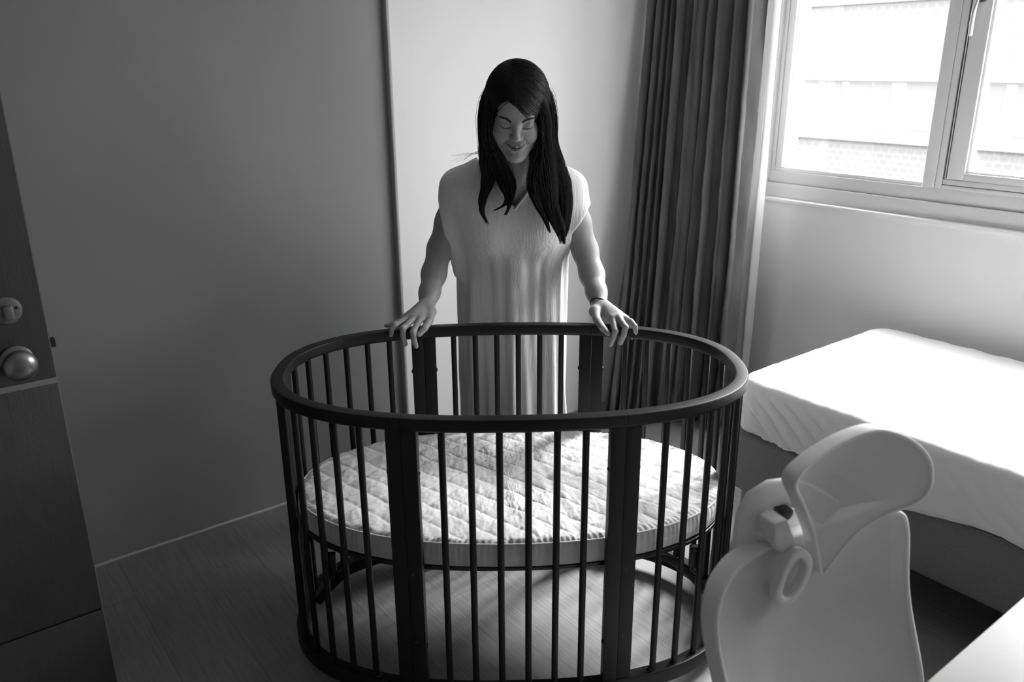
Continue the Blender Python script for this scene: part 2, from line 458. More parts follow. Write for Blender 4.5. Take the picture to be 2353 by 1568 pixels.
# ------------------------------------------------------------------ wall socket
so = empty('wall_socket', (2.36, RY1 - .022, .335))
boxo('cover_plate', M['socket'], (-.035, .035, -.008, 0, -.055, .055), so, bev=.003)
boxo('socket_insert', M['socket'], (-.017, .017, -.011, -.006, -.035, .035), so, bev=.002)
for dz in (-.018, .018):
    boxo('socket_slot', M['gasket'], (-.007, -.004, -.0115, -.009, dz - .006, dz + .006), so)
    boxo('socket_slot', M['gasket'], (.004, .007, -.0115, -.009, dz - .006, dz + .006), so)
tag(so, 'white wall socket low on the white wall behind the crib', 'socket')

# ------------------------------------------------------------------ curtains
def curtain(name, m, xy_top, xy_bot, nf, amp_t, amp_b, z1, z0, seed, ns=520, nz=90, bend=1.6, crumple=0.0):
    rnd = random.Random(seed)
    ph = [rnd.uniform(-.9, .9) for _ in range(nf + 4)]
    am = [rnd.uniform(.6, 1.25) for _ in range(nf + 4)]
    V = []; F = []
    def path(pts, s):
        k = s * (len(pts) - 1); i = min(int(k), len(pts) - 2); f = k - i
        return pts[i][0] * (1 - f) + pts[i + 1][0] * f, pts[i][1] * (1 - f) + pts[i + 1][1] * f
    for j in range(nz + 1):
        q = j / nz; z = z1 + (z0 - z1) * q; e = q ** bend
        for i in range(ns + 1):
            s = i / ns
            ax, ay = path(xy_top, s); bx_, by_ = path(xy_bot, s)
            x = ax * (1 - e) + bx_ * e; y = ay * (1 - e) + by_ * e
            c = s * nf; k = int(c); f = c - k
            p = ph[k] * (1 - f) + ph[k + 1] * f; a = am[k] * (1 - f) + am[k + 1] * f
            wob = fbm(s * 3 + seed, z * 1.1, seed * .7, 2)
            ang = 2 * PI * c + p + 2.2 * q * wob
            A = (amp_t * (1 - e) + amp_b * e) * a
            d = math.sin(ang) + .28 * math.sin(2 * ang + p * 3) + .15 * math.sin(3.1 * ang + 5 * wob)
            l = .75 * math.sin(2 * ang + .6)
            # direction across the path (towards the room) and along it
            g1 = path(xy_top, min(1, s + .02)); h1 = path(xy_top, max(0, s - .02)); g2 = path(xy_bot, min(1, s + .02)); h2 = path(xy_bot, max(0, s - .02))
            t = Vector(((g1[0] - h1[0]) * (1 - e) + (g2[0] - h2[0]) * e, (g1[1] - h1[1]) * (1 - e) + (g2[1] - h2[1]) * e, 0)).normalized(); nrm = Vector((-t.y, t.x, 0))
            cr = crumple * q * q * (fbm(s * 14, z * 5, 3 + seed, 3) + .6 * fbm(s * 40, z * 16, 9, 2))
            pt = Vector((x, y, z)) + nrm * (A * d + cr) + t * (A * l * .45)
            V.append(pt)
    for j in range(nz):
        for i in range(ns):
            a = j * (ns + 1) + i; F.append((a, a + 1, a + ns + 2, a + ns + 1))
    o = from_arrays(name, V, F, m)
    sm = o.modifiers.new('thick', 'SOLIDIFY'); sm.thickness = .002; sm.offset = 0
    return o
cur = curtain('curtain', M['curtain'], [(2.85, 2.69), (2.87, 2.5), (2.89, 2.155)], [(2.55, 2.61), (2.70, 2.46), (2.88, 2.17)], 10, .040, .050, 2.50, .012, 5, crumple=.05)
tag(cur, 'dark grey full length curtain hanging in heavy folds beside the window', 'curtain')
sh = curtain('sheer_curtain', M['sheer'], [(3.00, 2.50), (3.00, 2.155)], [(2.98, 2.48), (2.98, 2.14)], 8, .018, .020, 2.50, .012, 11)
tag(sh, 'pale sheer curtain gathered between the dark curtain and the window', 'curtain')
tr = boxo('curtain_rail', M['frame'], (2.84, 3.02, -.4, 2.70, 2.51, 2.545), bev=.003)
tag(tr, 'metal curtain rail under the ceiling above the window', 'curtain rail')

# ------------------------------------------------------------------ crib
CX, CY, CROT = -.0055, 2.0859, .024
crib = empty('baby_crib', c2r((CX, CY, 0)), PHI + CROT)
CA, CB, CN = .6324, .3737, 2.42
def sup(t, a, b, n=CN):
    c, s = math.cos(t), math.sin(t)
    return (a * math.copysign(abs(c) ** (2 / n), c), b * math.copysign(abs(s) ** (2 / n), s))
def sup_line(a, b, n=CN, N=1440):
    pts = [sup(2 * PI * k / N, a, b, n) for k in range(N)]
    # even arc-length resample
    pts = np.array(pts + [pts[0]]); d = np.hypot(*np.diff(pts, axis=0).T); L = np.concatenate([[0], np.cumsum(d)])
    q = np.linspace(0, L[-1], 481)[:-1]
    return np.stack([np.interp(q, L, pts[:, 0]), np.interp(q, L, pts[:, 1])], 1)
RW = .034
top_prof = [(-RW / 2 + .003, .0175), (RW / 2 - .003, .0175)]
def railprof(wd, h):
    out = []
    r1, r2 = .004, h * .42
    for cx, cy, r, a0 in ((wd / 2 - r1, h / 2 - r1, r1, 0), (-wd / 2 + r1, h / 2 - r1, r1, 90), (-wd / 2 + .011, -h / 2 + .011, .011, 180), (wd / 2 - .011, -h / 2 + .011, .011, 270)):
        for k in range(6):
            a = math.radians(a0 + 90 * k / 5); out.append((cx + r * math.cos(a), cy + r * math.sin(a)))
    return out
SEAM = .262
cl = sup_line(CA - RW / 2, CB - RW / 2)
def rail_pieces(name, z, h, wd, m):
    pr = railprof(wd, h)
    groups = {'f': [], 'b': [], 'r1': [], 'r2': [], 'l1': [], 'l2': []}
    for x, y in cl:
        if abs(x) <= SEAM: groups['f' if y < 0 else 'b'].append((x, y))
        elif x > 0: groups['r2' if y > .0 else 'r1'].append((x, y))
        else: groups['l2' if y > .0 else 'l1'].append((x, y))
    for k, g in groups.items():
        g = np.array(g)
        # order along the loop
        ang = np.unwrap(np.arctan2(g[:, 1], g[:, 0] * .6))
        if k in ('l1',): ang = np.mod(np.arctan2(g[:, 1], g[:, 0] * .6), 2 * PI)
        if k in ('f',): ang = np.mod(np.arctan2(g[:, 1], g[:, 0] * .6), 2 * PI)
        if k in ('r1',): ang = np.arctan2(g[:, 1], g[:, 0] * .6)
        g = g[np.argsort(ang)]
        # extend the ends to the seams
        def ext(p, q, gap=.0006):
            d = p - q; d = d / np.hypot(*d); return p + d * (0.0015)
        seam_pts = []
        path = [(p[0], p[1], z) for p in g]
        for end in (0, -1):
            p = g[end]; q = g[1] if end == 0 else g[-2]
            d = (p - q) / np.hypot(*(p - q))
            # distance to the seam
            if k in ('f', 'b'): L = (SEAM - abs(p[0])) / max(abs(d[0]), .2)
            elif abs(abs(p[0]) - SEAM) < .02 and abs(p[1]) > .2: L = (abs(p[0]) - SEAM) / max(abs(d[0]), .2)
            else: L = abs(p[1]) / max(abs(d[1]), .2)
            e = p + d * max(0, L - .0005)
            if end == 0: path.insert(0, (e[0], e[1], z))
            else: path.append((e[0], e[1], z))
        bm = bmesh.new(); sweep(bm, path, pr)
        o = finish(bm, name, m, crib); sharp(o, 40)
rail_pieces('top_rail', .8225, .035, RW, M['crib'])
rail_pieces('base_rail', .060, .05, RW, M['crib'])
SL = .0085
def slat(x, y):
    bm = bmesh.new()
    sweep(bm, [(x, y, .080), (x, y, .12), (x, y, .45), (x, y, .77), (x, y, .808)], circ(SL, 16), ups=[(0, 1, 0)] * 5)
    o = finish(bm, 'slat', M['crib'], crib); sharp(o, 60)
yb = CB - RW / 2
for sgn in (-1, 1):
    for k in range(6):
        x = (-2.5 + k) * .0675
        yy = sgn * (CB - RW / 2) * (1 - (abs(x) / (CA - RW / 2)) ** CN) ** (1 / CN)
        slat(x, yy)
    for sx in (-1, 1):
        for dx in (-.0185, .0185):
            x = sx * SEAM + dx
            yy = sgn * (CB - RW / 2) * (1 - (abs(x) / (CA - RW / 2)) ** CN) ** (1 / CN)
            a = -sgn * sx * .13
            bm = bmesh.new(); box(bm, -.01845, .01845, -.013, .013, .083, .808, bev=.0015)
            bmesh.ops.rotate(bm, verts=bm.verts, cent=(0, 0, 0), matrix=Matrix.Rotation(a, 3, 'Z'))
            bmesh.ops.translate(bm, verts=bm.verts, vec=(x, yy, 0))
            o = finish(bm, 'post', M['cribflat'], crib); sharp(o, 40)
            out_x = 1 if dx > 0 else -1
            for bz in (.695, .20):
                bm = bmesh.new()
                c0 = Vector((x + out_x * .0175 * math.cos(a), yy + out_x * .0175 * math.sin(a), bz))
                lathe(bm, [(.0075, 0), (.007, .002), (.0045, .0042), (0, .005)], c0, (out_x * math.cos(a), out_x * math.sin(a), 0), 16)
                finish(bm, 'bolt', M['black'], crib)
            if sgn < 0 and dx > 0:
                for bz in (.42, .22):
                    bm = bmesh.new(); lathe(bm, [(.006, -.0005), (.006, .0008), (.004, .0012), (0, .0006)], (x - .008, yy - .013, bz), (0, -1, 0), 16)
                    finish(bm, 'bolt', M['black'], crib)
# slats of both rounded ends, evenly along the curve
x_start = SEAM + .0185 + .018
endp = [p for p in cl if p[0] > SEAM]
endp = np.array(sorted(endp, key=lambda p: math.atan2(p[1], p[0])))
d = np.concatenate([[0], np.cumsum(np.hypot(*np.diff(endp, axis=0).T))])
for k in range(6):
    for q in (.102 + .0682 * k, d[-1] - .102 - .0682 * k):
        x = np.interp(q, d, endp[:, 0]); y = np.interp(q, d, endp[:, 1])
        slat(x, y); slat(-x, y)
for sx in (-1, 1):          # post pair at each rounded end
    for dy in (-.0185, .0185):
        bm = bmesh.new(); box(bm, sx * (CA - RW / 2) - .013, sx * (CA - RW / 2) + .013, dy - .0184, dy + .0184, .083, .808, bev=.002)
        o = finish(bm, 'post', M['cribflat'], crib); sharp(o, 40)
# feet
for sx in (-1, 1):
    for sy in (-1, 1):
        yy = sy * (CB - RW / 2) * (1 - (.30 / (CA - RW / 2)) ** CN) ** (1 / CN)
        bm = bmesh.new(); lathe(bm, [(0, 0), (.014, 0), (.015, .003), (.015, .036), (0, .037)], (sx * .30, yy, 0), (0, 0, 1), 20)
        finish(bm, 'foot', M['black'], crib)
# screw caps on the base rail
for px_ in (.36, -.36):
    yy = -(CB - RW / 2) * (1 - (.36 / (CA - RW / 2)) ** CN) ** (1 / CN)
    bm = bmesh.new(); lathe(bm, [(.009, 0), (.009, .003), (.006, .006), (0, .007)], (px_, yy, .084), (0, 0, 1), 18)
    finish(bm, 'bolt', M['black'], crib)
# mattress support
def support_ring():
    bm = bmesh.new()
    pts = sup_line(.585, .325, 2.3)[::4]
    sweep(bm, [(x, y, .414) for x, y in pts], rrect(.010, .012, .003, 3), closed=True)
    o = finish(bm, 'support_frame', M['black'], crib); sharp(o, 50)
    bm = bmesh.new()
    vs = [bm.verts.new((x * .985, y * .985, z)) for z in (.411, .416) for x, y in pts]
    n = len(pts)
    for i in range(n): bm.faces.new((vs[i], vs[(i + 1) % n], vs[n + (i + 1) % n], vs[n + i]))
    bm.faces.new(vs[:n][::-1]); bm.faces.new(vs[n:])
    finish(bm, 'support_board', M['black'], crib, smooth=False)
support_ring()
for sx in (-1, 1):
    for sy in (-1,):
        bm = bmesh.new(); pts = []
        for k in range(15):
            q = k / 14
            x = sx * (.375 + .150 * q); y = sy * (.266 - .07 * q)
            z = .402 - .165 * q ** 1.4
            pts.append((x, y * 1, z))
        sweep(bm, pts, rrect(.020, .022, .004, 3))
        o = finish(bm, 'support_arm', M['crib'], crib); sharp(o, 50)
        bm = bmesh.new(); box(bm, sx * .475 - .012, sx * .475 + .012, sy * .235 - .008, sy * .235 + .008, .345, .41, bev=.002)
        o = finish(bm, 'support_bracket', M['cribflat'], crib); sharp(o, 50)
tag(crib, 'dark wooden oval baby crib with round slats standing in the middle of the room', 'crib')

# crib mattress
def crib_mattress():
    root = empty('crib_mattress', c2r((CX, CY, .42)), PHI + CROT)
    A, B, NN = .592, .330, 2.15
    zt = .070
    V = []; F = []; NA = 900; NR = 130
    def edge(t):
        x, y = sup(t, 1, 1, NN); return x, y
    ss = [sup(2 * PI * i / NA, A, B, NN) for i in range(NA)]
    pts = np.array(ss + [ss[0]]); dd = np.hypot(*np.diff(pts, axis=0).T); L = np.concatenate([[0], np.cumsum(dd)])
    q = np.linspace(0, L[-1], NA + 1)[:-1]
    per = np.stack([np.interp(q, L, pts[:, 0]), np.interp(q, L, pts[:, 1])], 1)
    s_ = .064
    def h(x, y, r):
        X = x + .012 * fbm(x * 6, y * 6, 1, 2); Y = y + .012 * fbm(x * 6, y * 6, 7, 2)
        p = (X * .66 + Y * .75) / s_; qq = (X * -.72 + Y * .69) / s_
        a = abs(math.sin(PI * p)); b = abs(math.sin(PI * qq))
        v = .0058 * (min(a * 1.0, b * 1.25, 1) ** .38)
        v += .0055 * fbm(x * 26, y * 17, 3, 4) + .009 * fbm(x * 6, y * 8, 5, 2)
        v += .0045 * abs(fbm(x * 70, y * 22, 13, 3))
        # a few longer wrinkles across the middle
        v += .006 * math.exp(-((x + .02 + .25 * y) / .02) ** 2) * (.5 + fbm(x * 9, y * 9, 2)) - .004 * math.exp(-((x - .10 + .2 * y) / .015) ** 2)
        e = 1 - r
        edge_fall = min(1, e / .03)
        return v * edge_fall
    for j in range(NR + 1):
        r = 1 - j / NR
        r = r if j < NR else 0.0005
        for i in range(NA):
            x, y = per[i] * r
            gather = .0022 * math.sin(i * 2 * PI / NA * 190 + 3 * math.sin(i * .07)) * math.exp(-(1 - r) / .035)
            V.append((x, y, zt - .004 * math.exp(-(1 - r) / .01) + h(x, y, r) + gather))
    top_n = NR + 1
    for j in range(NR):
        for i in range(NA):
            a = j * NA + i; b = j * NA + (i + 1) % NA
            F.append((a, b, b + NA, a + NA))
    o = from_arrays('quilted_top', V, F, M['quilt'], root)
    # side band
    V = []; F = []; NS = 22
    nrm = np.roll(per, -1, 0) - np.roll(per, 1, 0); nrm = np.stack([nrm[:, 1], -nrm[:, 0]], 1); nrm /= np.hypot(*nrm.T)[:, None]
    for j in range(NS + 1):
        f = j / NS; z = zt - .004 - f * (zt - .003)
        for i in range(NA):
            bulge = .007 * math.sin(PI * f) ** .6
            x, y = per[i]
            ga = .0022 * math.sin(i * 2 * PI / NA * 190 + 3 * math.sin(i * .07) + f * 1.5) * math.exp(-f / .35)
            wr = .004 * fbm(i * .05, f * 3, 4, 3) * math.sin(PI * f)
            d_ = bulge + ga + wr
            if f > .9: d_ -= (f - .9) * .04
            V.append((x + nrm[i, 0] * d_, y + nrm[i, 1] * d_, z))
    for j in range(NS):
        for i in range(NA):
            a = j * NA + i; b = j * NA + (i + 1) % NA
            F.append((a, a + NA, b + NA, b))
    n0 = NS * NA
    o = from_arrays('side_band', V, F, M['quilt'], root)
    bm = bmesh.new()
    sweep(bm, [(per[i, 0] * 1.003, per[i, 1] * 1.003, zt - .004) for i in range(0, NA, 3)], circ(.0026, 8), closed=True)
    finish(bm, 'piping', M['quilt'], root)
    bm = bmesh.new(); bm.faces.new([bm.verts.new((p[0], p[1], .0025)) for p in per[::6]])
    finish(bm, 'underside', M['quilt'], root, smooth=False)
    tag(root, 'white quilted oval mattress lying inside the dark crib', 'mattress')
crib_mattress()

# ------------------------------------------------------------------ single bed
BX0, BX1, BY0, BY1 = 2.165, 3.075, -.45, 1.60
bed = empty('bed', ((BX0 + BX1) / 2, (BY0 + BY1) / 2, 0))
bcx, bcy = (BX0 + BX1) / 2, (BY0 + BY1) / 2
boxo('bed_base', M['bedbase'], (BX0 + .012 - bcx, BX1 - bcx, BY0 - bcy, BY1 - .012 - bcy, .19, .405), bed, bev=.012)
for x in (BX0 + .055, BX1 - .06):
    for y in (BY0 + .08, BY1 - .068):
        bm = bmesh.new(); lathe(bm, [(0, .195), (.031, .195), (.027, .004), (.025, 0), (0, 0)], (x - bcx, y - bcy, 0), (0, 0, 1), 32)
        k = finish(bm, 'leg', M['bedleg'], bed); sharp(k)
tag(bed, 'low grey upholstered bed base with round legs beneath the window', 'bed')

def bed_mattress():
    root = empty('bed_mattress', (bcx, bcy, .405))
    hx, hy = (BX1 - BX0) / 2, (BY1 - BY0) / 2
    # fitted sheet: profile swept round a rounded rectangle
    R = .09; V = []; F = []
    per = []
    def arc(cx, cy, a0, n=26):
        for k in range(n + 1):
            a = math.radians(a0 + 90 * k / n); per.append((cx + R * math.cos(a), cy + R * math.sin(a), math.cos(a), math.sin(a)))
    def line(p, q, n, nx, ny):
        for k in range(1, n): per.append((p[0] + (q[0] - p[0]) * k / n, p[1] + (q[1] - p[1]) * k / n, nx, ny))
    arc(hx - R, hy - R, 0); line((hx - R, hy), (-hx + R, hy), 110, 0, 1)
    arc(-hx + R, hy - R, 90); line((-hx, hy - R), (-hx, -hy + R), 330, -1, 0)
    arc(-hx + R, -hy + R, 180); line((-hx + R, -hy), (hx - R, -hy), 60, 0, -1)
    arc(hx - R, -hy + R, 270); line((hx, -hy + R), (hx, hy - R), 100, 1, 0)
    n = len(per); H = .205; NV = 70; rt = .035
    s = 0; S_ = []
    for i in range(n):
        S_.append(s); q = per[(i + 1) % n]; s += math.hypot(q[0] - per[i][0], q[1] - per[i][1])
    # corner at far left of the bed (the crib side): arclength of that arc's middle
    sc = S_[27 + 109 + 13]
    rings = 0
    prof = []
    for k in range(34):            # side from hem to shoulder
        f = k / 33; prof.append((0, -.004 + (H - rt) * f + .0, 's', f))
    for k in range(1, 11):         # rounded top edge
        a = k / 10 * PI / 2; prof.append((rt * (1 - math.cos(a)), H - rt + rt * math.sin(a), 'e', k / 10))
    for inset, z, kind, f in prof:
        for i in range(n):
            x, y, nx, ny = per[i]; ds = S_[i] - sc
            side_long = ds > 0 and S_[i] < sc + 2.2
            hem = .012 * math.sin(ds * 9 + 1) + .010 * fbm(ds * 5, 0, 3, 2) + .01
            if side_long: hem += -.035 * math.exp(-((ds - .62) / .16) ** 2) + .012 * math.exp(-((ds - .33) / .1) ** 2)
            zz = z if kind == 'e' else z + (1 - f) * hem
            w_ = math.sin(PI * min(1, f if kind == 's' else 1)) if kind == 's' else 0
            amp = .015 * math.exp(-((ds - .20) / .20) ** 2) + .003
            ff = f if kind == 's' else 1.0
            fold = amp * (abs(math.sin((ds + ff * .20) * 40 + 2.4 * fbm(ds * 4, ff * 1.2, 1, 2))) ** .7 - .5 + .35 * abs(math.sin((ds + ff * .17) * 95 + 3 * fbm(ds * 6, ff * 2, 4, 2))))
            fade = (1 - ff ** 4) if kind == 's' else 0
            d_ = fold * (.35 + .65 * fade) * (1 if kind == 's' else (1 - f) * .35) + .012 * fbm(ds * 2.2, z * 6, 8, 3) * fade
            d_ += .006 * math.sin(PI * ff) if kind == 's' else 0
            if kind == 's' and f < .05: d_ -= .004
            zr = .010 * fbm(ds * 16, 2, 3, 4) * (f if kind == 'e' else 0)
            V.append((x - nx * (inset - d_), y - ny * (inset - d_), zz + zr))
        rings += 1
    # top, shrinking towards the middle
    NT = 60
    for k in range(1, NT + 1):
        r = 1 - (k / NT) * .999
        for i in range(n):
            x, y, nx, ny = per[i]
            x0, y0 = x - nx * rt, y - ny * rt
            cy_ = max(-hy + hx, min(hy - hx, y0))
            X = x0 * r; Yy = cy_ + (y0 - cy_) * r
            zz = H + .010 * fbm((S_[i] - sc) * 16, 2, 3, 4) * math.exp(-(1 - r) / .05)
            wr = .007 * fbm(X * 3 + 5, Yy * 3, 2, 3) + .006 * max(0, fbm((X + Yy * .4) * 9, (Yy - X * .4) * 2.5, 6, 3))
            edgeamp = math.exp(-((X + hx) / .16) ** 2)
            wr += .012 * edgeamp * abs(fbm(X * 16, Yy * 8, 11, 3))
            V.append((X, Yy, zz + wr * min(1, (1 - r) * 9)))
        rings += 1
    for j in range(rings - 1):
        for i in range(n):
            a = j * n + i; b = j * n + (i + 1) % n
            F.append((a, b, b + n, a + n))
    o = from_arrays('fitted_sheet', V, F, M['sheet'], root)
    boxo('mattress_core', M['sheet'], (-hx + .02, hx - .02, -hy + .02, hy - .02, .0, .16), root, bev=.02)
    tag(root, 'thick white mattress in a wrinkled fitted sheet on the low bed', 'mattress')
bed_mattress()

# ------------------------------------------------------------------ desk
desk = empty('desk', (1.5, .02, 0))
boxo('desk_top', M['desk'], (-.95, .63, -.40, .40, .705, .73), desk, bev=.003)
for x in (-.87, .56):
    for y in (-.34, .34):
        boxo('leg', M['desk'], (x - .02, x + .02, y - .02, y + .02, 0, .705), desk, bev=.003)
tag(desk, 'white desk top whose corner enters the picture beside the office chair', 'desk')

# ------------------------------------------------------------------ office chair
CHX, CHY, CHA = 1.07, .585, math.radians(-12)
chair = empty('office_chair', (CHX, CHY, 0), CHA)
def smooth_loop(pts, n=160):
    p = np.array(pts, float); m = len(p); out = []
    for i in range(n):
        t = i / n * m; k = int(t); f = t - k
        a, b, c, d_ = p[(k - 1) % m], p[k % m], p[(k + 1) % m], p[(k + 2) % m]
        out.append(.5 * ((2 * b) + (-a + c) * f + (2 * a - 5 * b + 4 * c - d_) * f * f + (-a + 3 * b - 3 * c + d_) * f ** 3))
    return np.array(out)
def panel(loop, surf, name, m, par, rings=26, ctr=None, inset=.0):
    c = loop.mean(0) if ctr is None else np.array(ctr)
    V = []; F = []; n = len(loop)
    for j in range(rings + 1):
        r = 1 - j / rings * .999
        for q in loop:
            u, w_ = c + (q - c) * r
            V.append((u, surf(u, w_), w_))
    for j in range(rings):
        for i in range(n):
            a = j * n + i; b = j * n + (i + 1) % n; F.append((a, b, b + n, a + n))
    return from_arrays(name, V, F, m, par)
def ring(loop, surf, name, m, par, prof, dv=0.0):
    bm = bmesh.new(); pts = [(q[0], surf(q[0], q[1]) + dv, q[1]) for q in loop]
    sweep(bm, pts, prof, closed=True, ups=[(0, 1, 0)] * len(pts))
    o = finish(bm, name, m, par); sharp(o, 50); return o
hs = lambda u, w_: -1.2 * u * u - (w_ - 1.0) * .15
hl = smooth_loop([(0.05, 1.085),(-0.002, 1.080),(-0.057, 1.067),(-0.090, 1.056),(-0.108, 1.045),(-0.104, 1.026),(-0.071, 0.985),(-0.024, 0.914),(0.004, 0.857),(0.022, 0.818),(0.032, 0.828),(0.045, 0.853),(0.062, 0.880),(0.088, 0.906),(0.128, 0.926),(0.155, 0.938),(0.170, 0.958),(0.169, 0.988),(0.156, 1.021),(0.128, 1.051),(0.091, 1.073)])
hr = empty_part = ring(hl, hs, 'headrest_frame', M['chair'], chair, rrect(.007, .028, .003, 4), dv=.012)
panel(hl, hs, 'headrest_mesh', M['mesh'], chair, ctr=(.03, 1.0))
bs = lambda u, w_: -.7 * u * u + (w_ - .9) * .15 + .055 - .05 * math.exp(-((w_ - .56) / .12) ** 2)
bl = smooth_loop([(-.195, .700), (-.205, .792), (-.191, .842), (-.158, .868), (-.115, .878), (-.06, .882), (.0, .884), (.07, .886), (.13, .888), (.188, .885), (.204, .850), (.203, .76), (.201, .66), (.19, .56), (.165, .47), (.10, .43), (0, .42), (-.10, .43), (-.165, .47), (-.188, .58)], 200)
ring(bl, bs, 'backrest_frame', M['chair'], chair, rrect(.010, .036, .0045, 4), dv=.016)
panel(bl, bs, 'backrest_mesh', M['mesh'], chair, ctr=(0, .66))
# spine carrying the headrest, with its toothed height bracket and loop
bm = bmesh.new()
sweep(bm, [(-.010, .085, .44), (-.008, .105, .56), (-.006, .110, .70), (-.006, .095, .80), (-.006, .085, .86), (-.008, .082, .90), (-.01, .074, .93)], rrect(.050, .022, .007, 4), ups=[(0, 1, 0)] * 7)
o = finish(bm, 'spine', M['chair'], chair); sharp(o, 50)
bm = bmesh.new()   # arched bracket
sweep(bm, [(-.090, .078, .815), (-.095, .078, .850), (-.099, .078, .900), (-.097, .078, .930), (-.086, .078, .952), (-.062, .076, .962), (-.030, .072, .960), (-.006, .056, .952), (.004, .036, .946), (.008, .010, .940)], rrect(.046, .015, .005, 3), ups=[(.2, 1, 0)] * 10)
o = finish(bm, 'height_bracket', M['chair'], chair); sharp(o, 50)
for k in range(6):
    a = k / 5
    boxo('tooth', M['gasket'], (-.086 + a * .028, -.0835 + a * .028, .055, .062, .908 + a * .004, .923 + a * .005), chair)
bm = bmesh.new(); lathe(bm, [(.0, .0), (.0115, 0), (.0115, .02), (0, .02)], (-.040, .074, .930), (0, -1, 0), 20); finish(bm, 'adjuster_hole', M['gasket'], chair)
def prism(name, poly, y0, y1, m, bev=.003):
    bm = bmesh.new(); n = len(poly)
    a = [bm.verts.new((p[0], y0, p[1])) for p in poly]; b = [bm.verts.new((p[0], y1, p[1])) for p in poly]
    for i in range(n): bm.faces.new((a[i], a[(i + 1) % n], b[(i + 1) % n], b[i]))
    bm.faces.new(a); bm.faces.new(b[::-1])
    bmesh.ops.recalc_face_normals(bm, faces=bm.faces)
    bmesh.ops.bevel(bm, geom=list(bm.edges), offset=bev, segments=2, affect='EDGES', profile=.5)
    o = finish(bm, name, m, chair); sharp(o, 50); return o
prism('bracket_block', [(-.090, .938), (-.064, .940), (-.034, .880), (-.036, .868), (-.070, .880), (-.086, .905)], .030, .066, M['chair'])
prism('bracket_shelf', [(-.090, .903), (-.088, .892), (-.040, .858), (-.034, .868), (-.060, .892)], .060, .088, M['chair'])
bm = bmesh.new()   # loop under the headrest
lp = smooth_loop([(-.060, .872), (-.072, .850), (-.080, .820), (-.070, .800), (-.050, .800), (-.030, .820), (-.021, .850), (-.030, .872), (-.045, .880)], 60)
sweep(bm, [(q[0], .022, q[1]) for q in lp], rrect(.015, .017, .004, 3), closed=True, ups=[(0, 1, 0)] * 60)
o = finish(bm, 'headrest_loop', M['chair'], chair); sharp(o, 50)
bm = bmesh.new()   # lumbar pad behind the mesh
lp = smooth_loop([(-.045, .72), (-.03, .69), (0, .672), (.035, .69), (.052, .735), (.045, .79), (.02, .82), (-.015, .81), (-.038, .77)], 40)
vs = [bm.verts.new((q[0] * 1.0, .082, q[1])) for q in lp]; vs2 = [bm.verts.new((q[0], .098, q[1])) for q in lp]
for i in range(40): bm.faces.new((vs[i], vs[(i + 1) % 40], vs2[(i + 1) % 40], vs2[i]))
bm.faces.new(vs); bm.faces.new(vs2)
finish(bm, 'lumbar_plate', M['chair'], chair, smooth=False)
# seat, column and star base (below the picture)
sm_ = lambda u, v: .47 + .01 * math.cos(u * 6)
bm = bmesh.new(); box(bm, -.235, .235, -.45, .03, .435, .49, bev=.025, seg=4); o = finish(bm, 'seat', M['chair'], chair)
bm = bmesh.new(); lathe(bm, [(0, .435), (.05, .435), (.05, .40), (.028, .40), (.028, .10), (.04, .09), (.04, .07), (0, .07)], (0, -.20, 0), (0, 0, 1), 24); o = finish(bm, 'gas_column', M['gasket'], chair); sharp(o)
boxo('back_bracket', M['chair'], (-.04, .025, -.12, .11, .40, .432), chair, bev=.006)
for k in range(5):
    a = 2 * PI * k / 5 + .3
    bm = bmesh.new(); sweep(bm, [(0, -.2, .095), (.15 * math.cos(a), -.2 + .15 * math.sin(a), .085), (.29 * math.cos(a), -.2 + .29 * math.sin(a), .070)], rrect(.045, .026, .006, 3), scale=[1, .85, .6])
    lg = finish(bm, 'leg', M['chair'], chair); sharp(lg, 50)
    bm = bmesh.new(); cx_, cy_ = .29 * math.cos(a), -.2 + .29 * math.sin(a)
    for dd in (-.014, .014):
        lathe(bm, [(0, -.009), (.022, -.009), (.027, -.004), (.027, .004), (.022, .009), (0, .009)], (cx_ + dd * -math.sin(a), cy_ + dd * math.cos(a), .0275), (-math.sin(a), math.cos(a), 0), 20)
    box(bm, cx_ - .006, cx_ + .006, cy_ - .006, cy_ + .006, .03, .07)
    finish(bm, 'caster', M['gasket'], lg)
tag(chair, 'pale grey mesh office chair with curved headrest pulled up to the desk', 'chair')
# ------------------------------------------------------------------ person
PB = np.array([.01, 2.78, 0.0])                      # foot point in the camera-heading frame
person = empty('person', c2r(PB), PHI)

